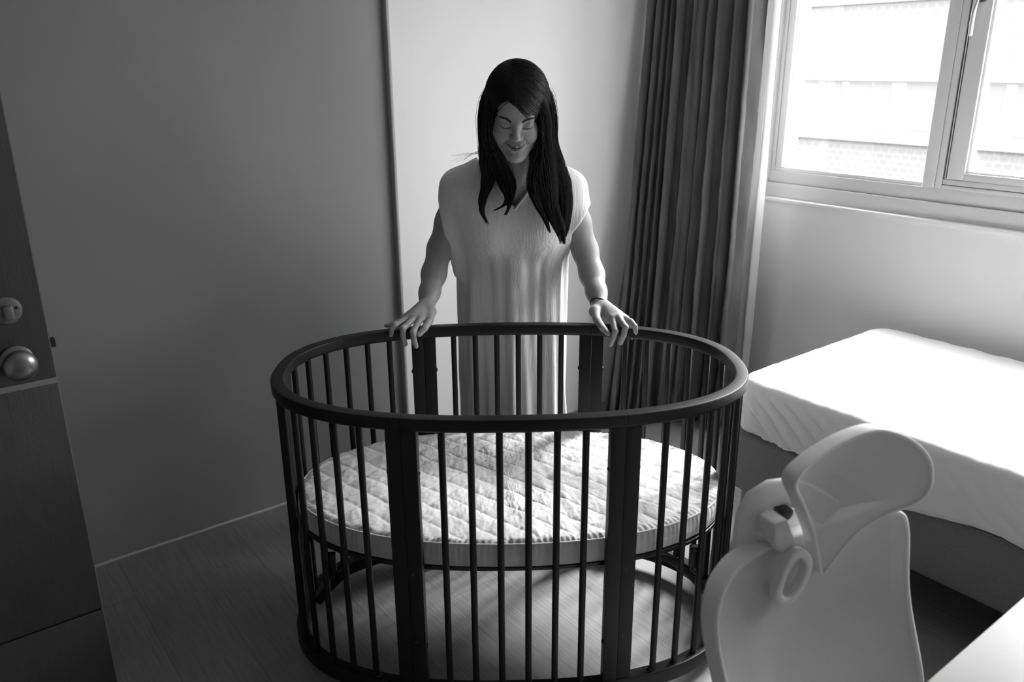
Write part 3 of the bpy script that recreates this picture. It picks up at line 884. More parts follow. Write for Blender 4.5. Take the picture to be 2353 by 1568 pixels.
class Grid:
    def __init__(s, xs, ys, zs):
        s.x, s.y, s.z = [np.asarray(a, dtype=np.float32) for a in (xs, ys, zs)]
        s.F = np.full((len(xs), len(ys), len(zs)), .06, dtype=np.float32)
    def win(s, lo, hi):
        r = []
        for a, l, h in zip((s.x, s.y, s.z), lo, hi):
            r.append(slice(max(0, int(np.searchsorted(a, l)) - 1), min(len(a), int(np.searchsorted(a, h)) + 1)))
        return r
    def _put(s, w_, d, k, op='add'):
        A = s.F[w_[0], w_[1], w_[2]]
        d = d.astype(np.float32)
        if op == 'add':
            h = np.maximum(k - np.abs(A - d), 0) / max(k, 1e-6)
            s.F[w_[0], w_[1], w_[2]] = np.minimum(A, d) - h * h * k * .25
        else:                       # subtract
            d = -d; h = np.maximum(k - np.abs(A - d), 0) / max(k, 1e-6)
            s.F[w_[0], w_[1], w_[2]] = np.maximum(A, d) + h * h * k * .25
    def cone(s, a, b, ra, rb=None, k=.01, op='add', pad=None):
        rb = ra if rb is None else rb
        a = np.array(a, float); b = np.array(b, float); m = max(ra, rb) + (k + .012 if pad is None else pad)
        w_ = s.win(np.minimum(a, b) - m, np.maximum(a, b) + m)
        X = s.x[w_[0]][:, None, None]; Y = s.y[w_[1]][None, :, None]; Z = s.z[w_[2]][None, None, :]
        if X.size * Y.size * Z.size == 0: return
        d = b - a; L = float(d @ d) + 1e-12
        t = np.clip(((X - a[0]) * d[0] + (Y - a[1]) * d[1] + (Z - a[2]) * d[2]) / L, 0, 1)
        D = np.sqrt((X - a[0] - t * d[0]) ** 2 + (Y - a[1] - t * d[1]) ** 2 + (Z - a[2] - t * d[2]) ** 2) - (ra + (rb - ra) * t)
        s._put(w_, D, k, op)
    def ell(s, c, r, R=None, k=.01, op='add'):
        c = np.array(c, float); r = np.array(r, float); m = r.max() + k + .012
        w_ = s.win(c - m, c + m)
        X = s.x[w_[0]][:, None, None] - c[0]; Y = s.y[w_[1]][None, :, None] - c[1]; Z = s.z[w_[2]][None, None, :] - c[2]
        if R is None: u, v, q = X, Y, Z
        else:
            u = R[0, 0] * X + R[1, 0] * Y + R[2, 0] * Z; v = R[0, 1] * X + R[1, 1] * Y + R[2, 1] * Z; q = R[0, 2] * X + R[1, 2] * Y + R[2, 2] * Z
        k0 = np.sqrt((u / r[0]) ** 2 + (v / r[1]) ** 2 + (q / r[2]) ** 2) + 1e-9
        k1 = np.sqrt((u / r[0] ** 2) ** 2 + (v / r[1] ** 2) ** 2 + (q / r[2] ** 2) ** 2) + 1e-9
        s._put(w_, k0 * (k0 - 1) / k1, k, op)
    def mesh(s):
        """naive surface nets"""
        F = s.F; S = F < 0
        nx, ny, nz = F.shape
        c = S[:-1, :-1, :-1].astype(np.int8)
        tot = np.zeros_like(c)
        for i in (0, 1):
            for j in (0, 1):
                for k in (0, 1):
                    tot += S[i:nx - 1 + i, j:ny - 1 + j, k:nz - 1 + k]
        act = (tot > 0) & (tot < 8)
        I, J, K = np.nonzero(act)
        idx = np.full(act.shape, -1, dtype=np.int32); idx[I, J, K] = np.arange(len(I))
        acc = np.zeros((len(I), 3)); cnt = np.zeros(len(I))
        ax = (s.x.astype(float), s.y.astype(float), s.z.astype(float))
        corners = [(i, j, k) for i in (0, 1) for j in (0, 1) for k in (0, 1)]
        for a in corners:
            for d in range(3):
                if a[d] == 1: continue
                b = list(a); b[d] = 1
                fa = F[I + a[0], J + a[1], K + a[2]].astype(float); fb = F[I + b[0], J + b[1], K + b[2]].astype(float)
                m = (fa < 0) != (fb < 0)
                t = np.where(m, fa / np.where(fa - fb == 0, 1, fa - fb), 0)
                pa = np.stack([ax[0][I + a[0]], ax[1][J + a[1]], ax[2][K + a[2]]], 1)
                pb = np.stack([ax[0][I + b[0]], ax[1][J + b[1]], ax[2][K + b[2]]], 1)
                acc += np.where(m[:, None], pa + (pb - pa) * t[:, None], 0); cnt += m
        V = acc / cnt[:, None]
        Q = []
        def quads(m, ia, flip):
            i, j, k = np.nonzero(m)
            return i, j, k, flip
        # x edges
        for d in range(3):
            A = S[:-1, :, :] if d == 0 else (S[:, :-1, :] if d == 1 else S[:, :, :-1])
            B = S[1:, :, :] if d == 0 else (S[:, 1:, :] if d == 1 else S[:, :, 1:])
            i, j, k = np.nonzero(A != B)
            if d == 0: ok = (j > 0) & (j < ny - 1) & (k > 0) & (k < nz - 1)
            elif d == 1: ok = (i > 0) & (i < nx - 1) & (k > 0) & (k < nz - 1)
            else: ok = (i > 0) & (i < nx - 1) & (j > 0) & (j < ny - 1)
            i, j, k = i[ok], j[ok], k[ok]; fl = A[i, j, k]
            if d == 0: q = [idx[i, j - 1, k - 1], idx[i, j, k - 1], idx[i, j, k], idx[i, j - 1, k]]
            elif d == 1: q = [idx[i - 1, j, k - 1], idx[i - 1, j, k], idx[i, j, k], idx[i, j, k - 1]]
            else: q = [idx[i - 1, j - 1, k], idx[i, j - 1, k], idx[i, j, k], idx[i - 1, j, k]]
            q = np.stack(q, 1); q[~fl] = q[~fl][:, ::-1]; Q.append(q)
        return V, np.concatenate(Q)

def axis(lo, hi, coarse, fines):
    """coarse spacing with finer stretches (lo, hi, step)"""
    out = [lo]
    while out[-1] < hi:
        p = out[-1]; st = coarse
        for a, b, f in fines:
            if a <= p < b: st = min(st, f)
            elif a > p and p + st > a: st = max(min(st, a - p), f)
        out.append(p + st)
    return np.array(out)

def smooth_mesh(V, Fq, it=2, lam=.5, mask=None):
    n = len(V)
    e = np.concatenate([Fq[:, [0, 1]], Fq[:, [1, 2]], Fq[:, [2, 3]], Fq[:, [3, 0]]])
    e = np.concatenate([e, e[:, ::-1]])
    for _ in range(it):
        acc = np.zeros_like(V)
        for d in range(3): acc[:, d] = np.bincount(e[:, 0], V[e[:, 1], d], n)
        c = np.bincount(e[:, 0], minlength=n).clip(1)
        D = acc / c[:, None] - V
        V = V + D * (lam if mask is None else (lam * mask)[:, None])
    return V

# head frame
TILT = math.radians(27); ROLL = .035
EYE = P(1187.0, 289, 2.345)
Rx = np.array([[1, 0, 0], [0, math.cos(TILT), -math.sin(TILT)], [0, math.sin(TILT), math.cos(TILT)]])
Ry = np.array([[math.cos(ROLL), 0, math.sin(ROLL)], [0, 1, 0], [-math.sin(ROLL), 0, math.cos(ROLL)]])
HR = Ry @ Rx
HCEN = EYE - HR @ np.array([0, -.082, 0])
def hl_(p): return HCEN + HR @ np.array(p, float)
HS = 1.0

def face_prims(g):
    E = lambda c, r, k=.01, op='add': g.ell(hl_(c), r, HR, k, op)
    Cn = lambda a, b, ra, rb, k=.01, op='add': g.cone(hl_(a), hl_(b), ra, rb, k, op)
    E((0, .016, .034), (.076, .094, .084), .01)
    E((0, -.018, -.020), (.0655, .068, .088), .03)
    Cn((-.046, -.020, -.058), (-.012, -.062, -.104), .024, .018, .03)
    Cn((.046, -.020, -.058), (.012, -.062, -.104), .024, .018, .03)
    E((0, -.070, -.106), (.019, .016, .015), .018)
    E((-.037, -.056, -.036), (.027, .026, .029), .022)
    E((.037, -.056, -.036), (.027, .026, .029), .022)
    Cn((-.034, -.070, .021), (.034, -.070, .021), .0135, .0135, .018)
    E((0, -.062, .050), (.050, .026, .034), .02)
    # eye hollows and lids
    for s in (-1, 1):
        E((s * .031, -.098, .001), (.017, .018, .0115), .012, 'sub')
        E((s * .031, -.0705, -.001), (.0165, .0135, .0125), .004)
        Cn((s * .017, -.084, -.0125), (s * .046, -.078, -.011), .0022, .0016, .007)
    # nose
    Cn((0, -.079, .012), (0, -.098, -.026), .0075, .0090, .012)
    E((0, -.1005, -.030), (.0105, .0100, .0085), .007)
    for s in (-1, 1):
        E((s * .0125, -.0925, -.0335), (.0068, .0085, .0062), .005)
        E((s * .0062, -.0985, -.0400), (.0028, .0042, .0026), .002, 'sub')
    # mouth
    E((0, -.082, -.066), (.027, .012, .017), .012)
    for s in (-1, 1):
        Cn((0, -.0945, -.0605), (s * .013, -.0915, -.0590), .0034, .0030, .003)
        Cn((s * .013, -.0915, -.0590), (s * .0255, -.081, -.0560), .0030, .0012, .003)
        Cn((0, -.0935, -.0715), (s * .012, -.0905, -.0700), .0042, .0036, .003)
        Cn((s * .012, -.0905, -.0700), (s * .0250, -.081, -.0590), .0036, .0012, .003)
        Cn((s * .0285, -.079, -.0545), (s * .0300, -.080, -.0600), .0022, .0015, .003, 'sub')
        Cn((s * .020, -.0865, -.040), (s * .034, -.0775, -.058), .0013, .0010, .005, 'sub')
        Cn((0, -.0985, -.0660), (s * .012, -.0955, -.0650), .0012, .0012, .002, 'sub')
        Cn((s * .012, -.0955, -.0650), (s * .0245, -.0845, -.0580), .0012, .0009, .002, 'sub')
    Cn((0, -.0925, -.083), (0, -.090, -.085), .004, .004, .006, 'sub')
    for s in (-1, 1):      # ears, mostly under the hair
        E((s * .074, .012, -.012), (.008, .017, .029), .006)
        E((s * .080, .006, -.010), (.004, .009, .016), .004, 'sub')

SHL, SHR = np.array([-.160, 2.655, 1.232]), np.array([.178, 2.655, 1.226])
ELL, ELR = P(1011, 572, 2.675), P(1344, 575, 2.675)
WRL, WRR = P(979, 707, 2.505), P(1379, 705, 2.515)
MFL, MFR = P(997, 630, 2.625), P(1360, 632, 2.63)

LH = dict(index=[(966, 733, 2.405), (949, 763, 2.353), (951, 781, 2.356), (956, 796, 2.368)],
          middle=[(951, 731, 2.405), (926, 755, 2.353), (926, 774, 2.356), (931, 791, 2.366)],
          ring=[(938, 731, 2.405), (907, 747, 2.362), (900, 757, 2.357), (898, 770, 2.366)],
          little=[(927, 733, 2.420), (908, 743, 2.405), (897, 747.5, 2.402), (887, 749, 2.402)],
          thumb=[(989, 716, 2.470), (987, 736, 2.415), (975, 755, 2.372), (963, 769, 2.358)])
RH = dict(index=[(1407, 732, 2.412), (1414, 761, 2.366), (1409, 777, 2.368), (1403, 792, 2.380)],
          middle=[(1421, 730, 2.412), (1437, 752, 2.366), (1433, 771, 2.368), (1426, 788, 2.380)],
          ring=[(1432, 730, 2.420), (1450, 740, 2.385), (1459, 750, 2.372), (1461, 764, 2.378)],
          little=[(1437, 733, 2.440), (1447, 742, 2.462), (1450, 758, 2.475), (1452, 777, 2.468)],
          thumb=[(1367, 716, 2.470), (1372, 735, 2.425), (1384, 753, 2.380), (1397, 767, 2.368)])

def hand(g, H, wr, fore):
    w_ = np.array(wr); pts = {k: [P(*q) for q in v] for k, v in H.items()}
    dirv = (fore - w_) / np.linalg.norm(fore - w_)
    for f, off in (('index', .008), ('middle', .003), ('ring', -.003), ('little', -.008)):
        m = pts[f][0]
        base = w_ + (m - w_) * .12
        g.cone(base, m + np.array([0, .002, -.001]), .0210, .0132, .014)
    cen = sum(pts[f][0] for f in ('index', 'middle', 'ring', 'little')) / 4
    g.cone(w_ + (cen - w_) * .25, w_ + (cen - w_) * .8, .020, .0165, .014)
    th = pts['thumb']
    g.cone(w_ + (th[0] - w_) * .2, th[0], .021, .0165, .014)
    g.cone(th[0], th[1], .0165, .0125, .012); g.cone(th[1], th[2], .0122, .0108, .003); g.cone(th[2], th[3], .0107, .0080, .002)
    for f, r0 in (('index', .0100), ('middle', .0102), ('ring', .0096), ('little', .0085)):
        q = pts[f]
        g.cone(q[0], q[1], r0 + .0008, r0 - .0006, .0045)
        g.ell(q[1], (r0, r0, r0), None, .003)
        g.cone(q[1], q[2], r0 - .0006, r0 - .0014, .002)
        g.cone(q[2], q[3], r0 - .0014, r0 - .0024, .002)
    return pts

def arm_chain(side):
    if side < 0: return [(SHL, .050), (SHL * .45 + ELL * .55, .0440), (ELL, .0400), (MFL, .0385), (MFL * .45 + WRL * .55, .0315), (WRL, .0250)]
    return [(SHR, .050), (SHR * .45 + ELR * .55, .0445), (ELR, .0410), (MFR, .0390), (MFR * .45 + WRR * .55, .0315), (WRR, .0250)]

def body():
    gx = axis(-.42, .44, .0075, [(-.372, -.228, .0017), (-.085, .115, .0017), (.235, .372, .0017), (-.24, -.085, .004), (.115, .24, .004)])
    gy = axis(2.30, 3.00, .0075, [(2.325, 2.545, .0018), (2.545, 2.72, .004)])
    gz = axis(-.01, 1.62, .0085, [(.755, .90, .0017), (1.315, 1.52, .0017), (.90, 1.315, .005), (1.52, 1.62, .004)])
    g = Grid(gx, gy, gz)
    c = g.cone
    # legs and feet
    for s in (-1, 1):
        X = .01 + s * .085
        c((X, 2.84, .84), (X, 2.82, .47), .088, .056, .03)
        c((X, 2.82, .47), (X, 2.86, .10), .055, .036, .02)
        c((X, 2.86, .33), (X, 2.868, .30), .052, .050, .03)
        c((X, 2.865, .05), (X + s * .01, 2.77, .035), .038, .030, .02)
        c((X + s * .01, 2.77, .033), (X + s * .015, 2.71, .018), .031, .017, .015)
    c((-.06, 2.85, .88), (.08, 2.85, .88), .115, .115, .03)
    c((-.045, 2.80, 1.0), (.065, 2.80, 1.0), .105, .105, .05)
    c((-.06, 2.715, 1.12), (.08, 2.715, 1.12), .103, .103, .05)
    c((-.095, 2.665, 1.19), (.112, 2.665, 1.19), .078, .078, .04)
    for s in (-1, 1): g.ell((.009 + s * .072, 2.635, 1.105), (.062, .060, .060), None, .03)
    c((-.04, 2.62, 1.255), (SHL + [.01, 0, .004]), .056, .046, .03); c((.056, 2.62, 1.255), (SHR + [-.01, 0, .004]), .056, .046, .03)
    nk = hl_((0, .030, -.075))
    c((.008, 2.615, 1.255), nk, .054, .050, .02)
    c((.008, 2.605, 1.235), (.008, 2.632, 1.19), .036, .052, .03)
    for side in (-1, 1):
        ch = arm_chain(side)
        for (a, ra), (b, rb) in zip(ch[:-1], ch[1:]): c(a, b, ra, rb, .022)
    face_prims(g)
    pl_ = hand(g, LH, WRL, MFL); pr_ = hand(g, RH, WRR, MFR)
    V, Q = g.mesh()
    V = smooth_mesh(V, Q, 2, .35)
    lc = (V - HCEN) @ HR         # head-local coordinates
    o = from_arrays('body', V - PB, Q, [M['skin'], M['lip']], person)
    fc = lc[Q].mean(1)
    ax_ = np.abs(fc[:, 0])
    zc = -.0655 + .0090 * (ax_ / .026) ** 1.6
    up_ = .0058 * np.clip(1 - (ax_ / .0275) ** 1.8, 0, 1) ; dn = .0098 * np.clip(1 - (ax_ / .0265) ** 2.2, 0, 1)
    lip = (fc[:, 1] < -.070) & (ax_ < .027) & (fc[:, 2] > zc - dn) & (fc[:, 2] < zc + up_ + .0012)
    idx = np.zeros(len(Q), dtype=np.int32); idx[lip] = 1
    o.data.polygons.foreach_set('material_index', idx)
    return o, V, Q, pl_, pr_

body_o, BV, BQ, PL, PR = body()
bvh = BVHTree.FromPolygons([tuple(v) for v in BV], [tuple(q) for q in BQ])
def on_face(lx, lz, lift=.0):
    o_ = Vector(hl_((lx, -.20, lz))); d_ = Vector(HR @ np.array([0, 1, 0])); h = bvh.ray_cast(o_, d_)
    p = h[0] if h[0] is not None else Vector(hl_((lx, -.085, lz)))
    return np.array(p) - np.array(d_) * lift
def tube(name, pts, radii, m, n=8, par=None, flat=1.0):
    bm = bmesh.new(); R0 = max(radii)
    sweep(bm, [tuple(np.array(p) - PB) for p in pts], circ(R0, n, R0 * flat), scale=[r / R0 for r in radii], ups=[(0, -1, 0)] * len(pts))
    return finish(bm, name, m, par or person)
for s in (-1, 1):
    # closed lid line with lashes
    pts = []; rr = []
    for k in range(13):
        u = k / 12; lx = s * (.0165 + .0295 * u); lz = -.0052 - .0042 * math.sin(PI * u) + .0015 * u
        pts.append(on_face(lx, lz, .0003)); rr.append(.0003 + .0006 * math.sin(PI * min(1, u * .8 + .15)))
    tube('eyelashes', pts, rr, M['lash'])
    # brows: rows of short hairs laid along the brow ridge
    V = []; F = []
    rnd = random.Random(5 + s)
    for k in range(330):
        u = rnd.random(); lx = s * (.014 + .036 * u); lz = .0160 + .0120 * math.sin(PI * min(1, u * .62 + .0)) - .006 * u ** 3 + rnd.uniform(-1, 1) * .0044 * (1 - u * .6)
        if u < .2: lz -= .003 * (1 - u / .2)
        a = on_face(lx, lz, .0004); b = on_face(lx + s * .0055, lz + .0012 - .0035 * u, .0005)
        wv = HR @ np.array([0, 0, .00035])
        n0 = len(V); V += [a - wv, a + wv, b + wv * .2, b - wv * .2]; F.append((n0, n0 + 1, n0 + 2, n0 + 3))
    from_arrays('eyebrow', np.array(V) - PB, F, M['brow'], person)
pts = [on_face(lx_, -.0655 + .0085 * (abs(lx_) / .0262) ** 1.6, .0004) for lx_ in np.linspace(-.0262, .0262, 21)]
tube('mouth_line', pts, [.0003 + .0009 * math.sin(PI * k / 20) for k in range(21)], M['lash'])
# mole under the lip
for (lx, lz, r) in ((-.0185, -.0845, .0012),):
    q = on_face(lx, lz, 0); bm = bmesh.new(); bmesh.ops.create_icosphere(bm, subdivisions=2, radius=r)
    bmesh.ops.translate(bm, verts=bm.verts, vec=tuple(q - PB)); finish(bm, 'mole', M['brow'], person)
# fingernails on the finger tips
def nail(q2, q3, r):
    d_ = (q3 - q2); d_ /= np.linalg.norm(d_)
    nrm = np.array([0, -1, .35]); nrm -= d_ * (nrm @ d_); nrm /= np.linalg.norm(nrm)
    sd = np.cross(d_, nrm)
    bm = bmesh.new(); bmesh.ops.create_uvsphere(bm, u_segments=14, v_segments=10, radius=1)
    c0 = q3 + nrm * (r * .62) + d_ * .0008
    for v in bm.verts:
        w_ = c0 + sd * (v.co.x * r * .66) + d_ * (v.co.y * r * .95) + nrm * (v.co.z * r * .42)
        v.co = Vector(w_ - PB)
    finish(bm, 'fingernail', M['nail'], person)
for H in (PL, PR):
    for f, r in (('index', .0066), ('middle', .0068), ('ring', .0062), ('little', .0052), ('thumb', .0072)):
        nail(H[f][2], H[f][3], r)
# hair tie on the wrist
ax0 = (MFR - WRR); ax0 /= np.linalg.norm(ax0); ax0 = ax0 + np.array([.42, -.1, 0]); ax0 /= np.linalg.norm(ax0)
s1 = np.cross(ax0, [0, 1, 0]); s1 /= np.linalg.norm(s1); s2 = np.cross(ax0, s1)
cw = WRR + (MFR - WRR) * .07 + np.array([.001, -.002, 0])
bm = bmesh.new()
sweep(bm, [tuple(cw + s1 * .0320 * math.cos(a) + s2 * .0305 * math.sin(a) - PB) for a in np.linspace(0, 2 * PI, 49)[:-1]], circ(.0021, 10), closed=True, ups=[tuple(ax0)] * 48)
o = finish(bm, 'hair_tie', M['black'], person); o['label'] = 'thin black band on the wrist'

# ---- dress
def dress():
    gx = axis(-.30, .32, .0042, []); gy = axis(2.46, 3.02, .0045, []); gz = axis(.17, 1.36, .0045, [])
    g = Grid(gx, gy, gz)
    tz = [.20, .40, .70, .90, 1.03, 1.10, 1.16, 1.21, 1.25, 1.29]
    hw = [.215, .203, .200, .198, .196, .192, .182, .165, .135, .08]
    hd = [.175, .160, .155, .155, .158, .152, .132, .105, .080, .05]
    yc = [2.82, 2.81, 2.80, 2.785, 2.755, 2.735, 2.70, 2.675, 2.655, 2.65]
    Z = g.z; W_ = np.interp(Z, tz, hw)[None, None, :]; D_ = np.interp(Z, tz, hd)[None, None, :]; C_ = np.interp(Z, tz, yc)[None, None, :]
    X = g.x[:, None, None] - .008; Y = g.y[None, :, None]
    th = np.arctan2(X, -(Y - C_))
    q = np.clip((1.12 - Z) / .75, 0, 1)[None, None, :]
    Zb = Z[None, None, :]
    fold = (.0035 + .010 * q) * (np.sin(7 * th + .6 + .8 * np.sin(2.2 * Zb)) + .55 * np.sin(15 * th + 2.1 + 1.1 * np.sin(3.1 * Zb + 1)) + .4 * np.sin(23 * th + 4 * Zb))
    fold = fold * np.clip((1.2 - Zb) / .1, 0, 1)
    # a sharp long fold towards her left side
    fold = fold + .010 * np.clip((1.08 - Zb) / .2, 0, 1) * np.exp(-((th - .62 - .05 * Zb) / .045) ** 2) + .008 * np.clip((1.05 - Zb) / .2, 0, 1) * np.exp(-((th - .95) / .04) ** 2)
    k0 = np.sqrt((X / W_) ** 2 + ((Y - C_) / D_) ** 2)
    d = (k0 - 1) * np.minimum(W_, D_) * 1.05 - fold
    d = np.maximum(d, np.maximum(.215 + .004 * np.sin(6 * th) - Zb, Zb - 1.285))
    g.F = np.minimum(g.F, d.astype(np.float32))
    c = g.cone
    for s, S_ in ((-1, SHL), (1, SHR)):
        c((.008 + s * .072, 2.628, 1.306), S_ + [s * .002, 0, .0], .044, .0565, .035)
    c(SHL + [-.008, 0, .0], (-.200, 2.665, 1.125), .0590, .050, .03); c((-.200, 2.665, 1.125), (-.178, 2.70, .955), .048, .028, .04)
    c(SHR + [.006, 0, .0], (.214, 2.655, 1.125), .0590, .052, .03); c((.214, 2.655, 1.125), (.190, 2.69, 1.07), .05, .04, .04)
    # room for the chest and shoulders under the cloth
    for s in (-1, 1): g.ell((.009 + s * .072, 2.632, 1.105), (.080, .076, .080), None, .05)
    c((-.062, 2.71, 1.11), (.080, 2.71, 1.11), .118, .118, .05)
    c((-.095, 2.660, 1.19), (.112, 2.660, 1.19), .096, .096, .05)
    # hems of the cap sleeves, cut along slanted lines
    Xa = g.x[:, None, None]; Za = g.z[None, None, :]; Ya = g.y[None, :, None] * 0
    hl = P(1011, 452, 2.655); hl2 = P(1046, 628, 2.68)
    tl = np.clip((hl[2] - Za) / (hl[2] - hl2[2]), 0, 1); xl = hl[0] + (hl2[0] - hl[0]) * tl - .02 * np.clip((Za - hl[2]) / .02, 0, 1) - .006
    g.F = np.maximum(g.F, (xl - Xa + Ya).astype(np.float32))
    hr_ = P(1352, 474, 2.655); hr2 = P(1312, 532, 2.66)
    dx, dz = hr2[0] - hr_[0], hr2[2] - hr_[2]; Ln = math.hypot(dx, dz)
    dist = -((Xa - hr_[0]) * dz - (Za - hr_[2]) * dx) / Ln
    reg = np.minimum(dist, Xa - (hr2[0] + .0)) + Ya
    g.F = np.maximum(g.F, reg.astype(np.float32))
    # sleeve hem cut: slanted plane below the cap sleeve on her left
    nk = hl_((0, .030, -.075))
    c((.008, 2.625, 1.315), nk + np.array([0, 0, .05]), .064, .10, .01, 'sub')
    # V neck
    xx = g.x[:, None, None] - .011; zz = g.z[None, None, :]; yy = g.y[None, :, None]
    vd = np.maximum((1.183 + np.abs(xx) * 1.28 - zz) * .61, yy - 2.655)
    g.F = np.maximum(g.F, (-vd).astype(np.float32))
    V, Q = g.mesh(); V = smooth_mesh(V, Q, 3, .45)
    # fine crinkle
    n_ = len(V)
    dz = np.array([noise.noise(Vector((v[0] * 110, v[1] * 110, v[2] * 9))) for v in V])
    dw = np.array([noise.noise(Vector((v[0] * 26, v[1] * 20, v[2] * 6 + 3))) for v in V])
    me = bpy.data.meshes.new('t'); me.from_pydata([tuple(v) for v in V], [], [tuple(q) for q in Q]); me.update()
    N_ = np.zeros(n_ * 3); me.vertices.foreach_get('normal', N_); N_ = N_.reshape(-1, 3); bpy.data.meshes.remove(me)
    keep = V.copy()
    V = V + N_ * (.0006 * dz + .0022 * dw)[:, None]
    o = from_arrays('dress', V - PB, Q, M['dress'], person)
    return V, Q
DV, DQ = dress()
dbvh = BVHTree.FromPolygons([tuple(v) for v in DV], [tuple(q) for q in DQ])
pts = []
for k in range(41):
    u = -1 + 2 * k / 40; x = .011 + u * .083; z = 1.181 + abs(u) * .083 * 1.28
    z -= .0 
    h = dbvh.ray_cast(Vector((x + .0, 2.3, z - .004)), Vector((0, 1, 0)))
    if h[0] is not None and h[0].y < 2.66: pts.append(np.array(h[0]) + [0, -.0025, 0])
if len(pts) > 4: tube('neck_band', pts, [.0032] * len(pts), M['trimband'], 8, flat=1.3)

# ---- hair
G = {
 'L1': [(1165, 172, 2.43, .018), (1134, 208, 2.435, .026), (1120, 262, 2.445, .026), (1118, 325, 2.47, .022), (1121, 372, 2.50, .024), (1123, 415, 2.515, .018), (1112, 452, 2.515, .010), (1107, 485, 2.51, .006), (1119, 512, 2.505, .001)],
 'L2': [(1172, 180, 2.385, .014), (1142, 216, 2.365, .016), (1125, 262, 2.375, .015), (1123, 318, 2.405, .017), (1140, 365, 2.45, .021), (1152, 402, 2.49, .020), (1160, 432, 2.505, .013), (1166, 452, 2.505, .007), (1160, 470, 2.505, .004), (1138, 483, 2.505, .001)],
 'L3': [(1130, 330, 2.43, .014), (1150, 372, 2.46, .017), (1168, 405, 2.49, .014), (1177, 430, 2.50, .010), (1175, 455, 2.505, .006), (1170, 475, 2.505, .003), (1162, 493, 2.505, .001)],
 'L4': [(1120, 330, 2.47, .016), (1118, 370, 2.52, .020), (1118, 405, 2.53, .016), (1112, 435, 2.53, .010), (1104, 465, 2.53, .005), (1108, 492, 2.52, .001)],
 'R1': [(1200, 168, 2.43, .020), (1238, 204, 2.435, .027), (1256, 262, 2.445, .028), (1261, 325, 2.465, .026), (1277, 378, 2.50, .028), (1291, 425, 2.525, .027), (1296, 478, 2.525, .018), (1293, 520, 2.52, .010), (1287, 556, 2.515, .001)],
 'R2': [(1188, 178, 2.375, .016), (1222, 212, 2.360, .020), (1246, 258, 2.365, .019), (1252, 318, 2.385, .019), (1255, 368, 2.42, .025), (1258, 420, 2.465, .028), (1264, 465, 2.49, .022), (1272, 505, 2.50, .014), (1286, 548, 2.50, .001)],
 'R3': [(1240, 300, 2.375, .012), (1240, 350, 2.405, .016), (1230, 390, 2.44, .019), (1226, 430, 2.47, .018), (1236, 470, 2.485, .012), (1252, 502, 2.495, .007), (1262, 532, 2.50, .001)],
 'R4': [(1262, 340, 2.48, .020), (1290, 400, 2.53, .020), (1304, 440, 2.54, .014), (1308, 480, 2.54, .010), (1304, 520, 2.53, .006), (1298, 546, 2.525, .001)],
 'R5': [(1255, 380, 2.45, .018), (1262, 440, 2.48, .018), (1278, 490, 2.50, .014), (1292, 530, 2.51, .008), (1296, 560, 2.51, .001)],
}
def catmull(p, t):
    m = len(p) - 1; q = min(max(t * m, 0), m - 1e-6); k = int(q); f = q - k
    a, b, c_, d_ = p[max(k - 1, 0)], p[k], p[k + 1], p[min(k + 2, m)]
    return .5 * ((2 * b) + (-a + c_) * f + (2 * a - 5 * b + 4 * c_ - d_) * f * f + (-a + 3 * b - 3 * c_ + d_) * f ** 3)
GP = {k: np.array([list(P(*q[:3])) + [q[3]] for q in v]) for k, v in G.items()}
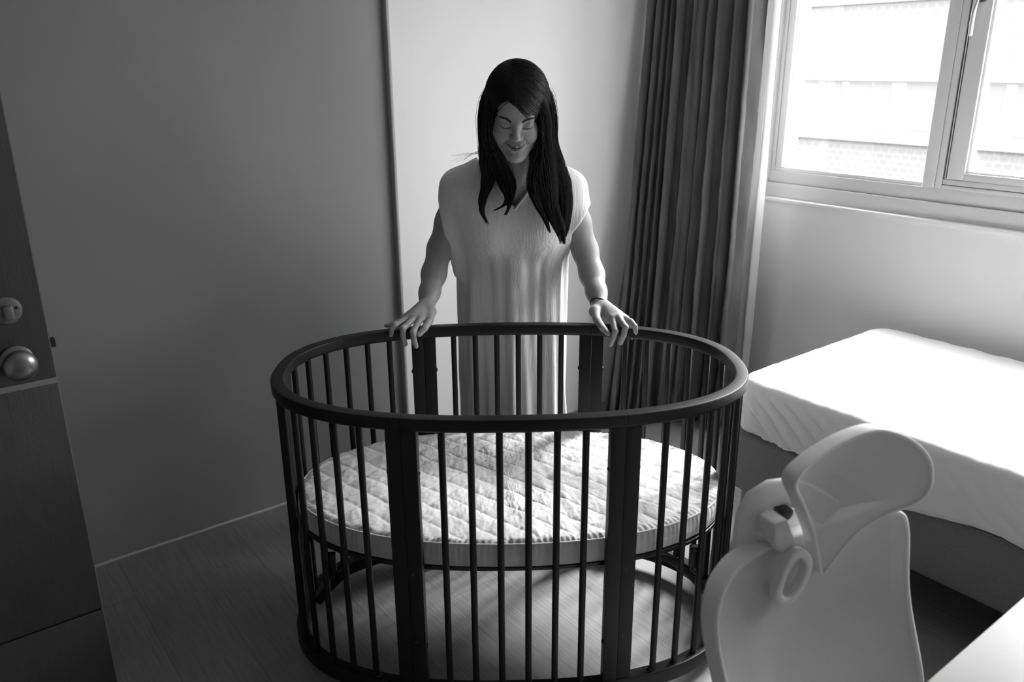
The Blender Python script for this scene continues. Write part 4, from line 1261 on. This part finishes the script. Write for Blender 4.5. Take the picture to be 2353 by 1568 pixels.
def hair():
    gx = axis(-.17, .22, .0027, []); gy = axis(2.29, 2.72, .0030, []); gz = axis(1.05, 1.63, .0030, [])
    g = Grid(gx, gy, gz)
    g.ell(hl_((0, .016, .034)), (.0900, .1060, .0965), HR, .01)
    g.ell(hl_((0, .045, -.02)), (.092, .085, .10), HR, .03)
    g.cone(hl_((-.04, .05, -.05)), (-.055, 2.63, 1.26), .055, .035, .03); g.cone(hl_((.04, .05, -.05)), (.075, 2.63, 1.26), .058, .038, .03)
    g.ell(hl_((-.008, -.105, -.034)), (.0650, .085, .108), HR, .012, 'sub')
    g.cone(hl_((.0, -.06, -.10)), (.012, 2.52, 1.20), .030, .030, .01, 'sub')
    for k, p in GP.items():
        ns = 26
        pts = [catmull(p, i / ns) for i in range(ns + 1)]
        for a, b in zip(pts[:-1], pts[1:]):
            g.cone(a[:3], b[:3], max(a[3] * .86, .0012), max(b[3] * .86, .0012), .008)
    V, Q = g.mesh(); V = smooth_mesh(V, Q, 2, .5)
    VV = [V]; QQ = [Q]; base = len(V)
    rnd = random.Random(3)
    def strand(pts, r0, r1):
        nonlocal base
        n = len(pts); P_ = np.array(pts)
        T = np.gradient(P_, axis=0); T /= np.linalg.norm(T, axis=1)[:, None] + 1e-9
        up_ = np.array([.3, -1, .2]); A = np.cross(T, up_); A /= np.linalg.norm(A, axis=1)[:, None] + 1e-9; B = np.cross(T, A)
        rr = np.linspace(r0, r1, n)[:, None]
        R = np.stack([P_ + A * rr, P_ - A * rr * .5 + B * rr * .87, P_ - A * rr * .5 - B * rr * .87], 1).reshape(-1, 3)
        q = []
        for i in range(n - 1):
            for j in range(3):
                q.append((base + i * 3 + j, base + i * 3 + (j + 1) % 3, base + i * 3 + 3 + (j + 1) % 3, base + i * 3 + 3 + j))
        VV.append(R); QQ.append(np.array(q)); base += len(R)
    # strands along the locks, in clumps
    for k, p in GP.items():
        N = 330
        clumps = [(rnd.uniform(0, 2 * PI), rnd.uniform(.75, 1.0)) for _ in range(16)]
        for i in range(N):
            cph, crho = rnd.choice(clumps)
            ph = cph + rnd.gauss(0, .25); rho = crho + rnd.gauss(0, .12); ln = rnd.uniform(.82, 1.03); t0 = rnd.uniform(0, .12)
            s1_, s2_ = rnd.uniform(0, 99), rnd.uniform(0, 99)
            n = 20; pts = []
            for j in range(n):
                t = t0 + (ln - t0) * j / (n - 1); q = catmull(p, min(t, .9999))
                if t > 1: q = q + (catmull(p, .9999) - catmull(p, .97)) * (t - 1) / .03
                a = ph + .5 * math.sin(t * 5 + s1_ * .05)
                rad = max(q[3], .0022) * rho * 1.0
                pts.append(q[:3] + np.array([math.cos(a) * rad, math.sin(a) * rad, 0]) + np.array([.0022 * math.sin(t * 7 + s1_), .0015 * math.sin(t * 6 + s2_), 0]) * (.3 + t))
            strand(pts, .00085, .00025)
    # strands combed over the crown from the parting
    c0 = np.array([0, .016, .034]); rad = np.array([.0912, .1072, .0977])
    for i in range(1500):
        y0 = rnd.uniform(-.9, .95); side = 1 if rnd.random() < .62 else -1
        a = np.array([-.20 + rnd.uniform(-.05, .02), y0, 0])
        a[2] = math.sqrt(max(.02, 1 - min(.98, a[0] ** 2 + a[1] ** 2)))
        ye = y0 * .55 + rnd.uniform(-.12, .2) + .12; ye = max(-.34 if side > 0 else -.30, min(.9, ye)); ze = rnd.uniform(-.75, -.35)
        b = np.array([side * math.sqrt(max(.05, 1 - min(.9, ye * ye + ze * ze))), ye, ze])
        n = 16; pts = []; wb = rnd.uniform(0, 6); lift = rnd.uniform(1.004, 1.02)
        for j in range(n):
            t = j / (n - 1); v = a * (1 - t) + b * t
            v[1] -= (.34 if side > 0 else .0) * math.sin(PI * t) * max(0, .35 - y0) * (.6 if y0 < 0 else .3)
            v[2] += .15 * math.sin(PI * t)
            v /= np.linalg.norm(v)
            v = v * (lift + .012 * math.sin(t * 6 + wb) * .5)
            pts.append(HCEN + HR @ (c0 + v * rad))
        strand(pts, .0009, .0004)
    # fly-away ends over her right shoulder and along the outline
    for i in range(9):
        a = P(1106 + rnd.uniform(-3, 8), 350 + rnd.uniform(-5, 5), 2.50); b = P(1078 + rnd.uniform(-8, 8), 352 + rnd.uniform(-5, 8), 2.545); c_ = P(1050 + rnd.uniform(-14, 18), 362 + rnd.uniform(-6, 14), 2.57)
        pts = [a * (1 - t) ** 2 + 2 * b * t * (1 - t) + c_ * t * t for t in np.linspace(0, 1, 10)]
        strand(pts, .00055, .0002)
    for i in range(14):
        sx = rnd.choice((-1, 1)); y0 = rnd.uniform(200, 330); x0 = (1106 if sx < 0 else 1272) + rnd.uniform(-2, 3)
        pts = [P(x0 + sx * (-5 + 11 * math.sin(PI * t)), y0 + 60 * t, 2.44 + .03 * t) for t in np.linspace(0, 1, 9)]
        strand(pts, .0005, .0002)
    o = from_arrays('hair', np.concatenate(VV) - PB, np.concatenate(QQ), [M['hair'], M['hairbase']], person)
    idx = np.zeros(len(o.data.polygons), dtype=np.int32); idx[:len(Q)] = 1
    o.data.polygons.foreach_set('material_index', idx)
hair()
tag(person, 'woman with long black hair in a white dress resting both hands on the crib', 'person')
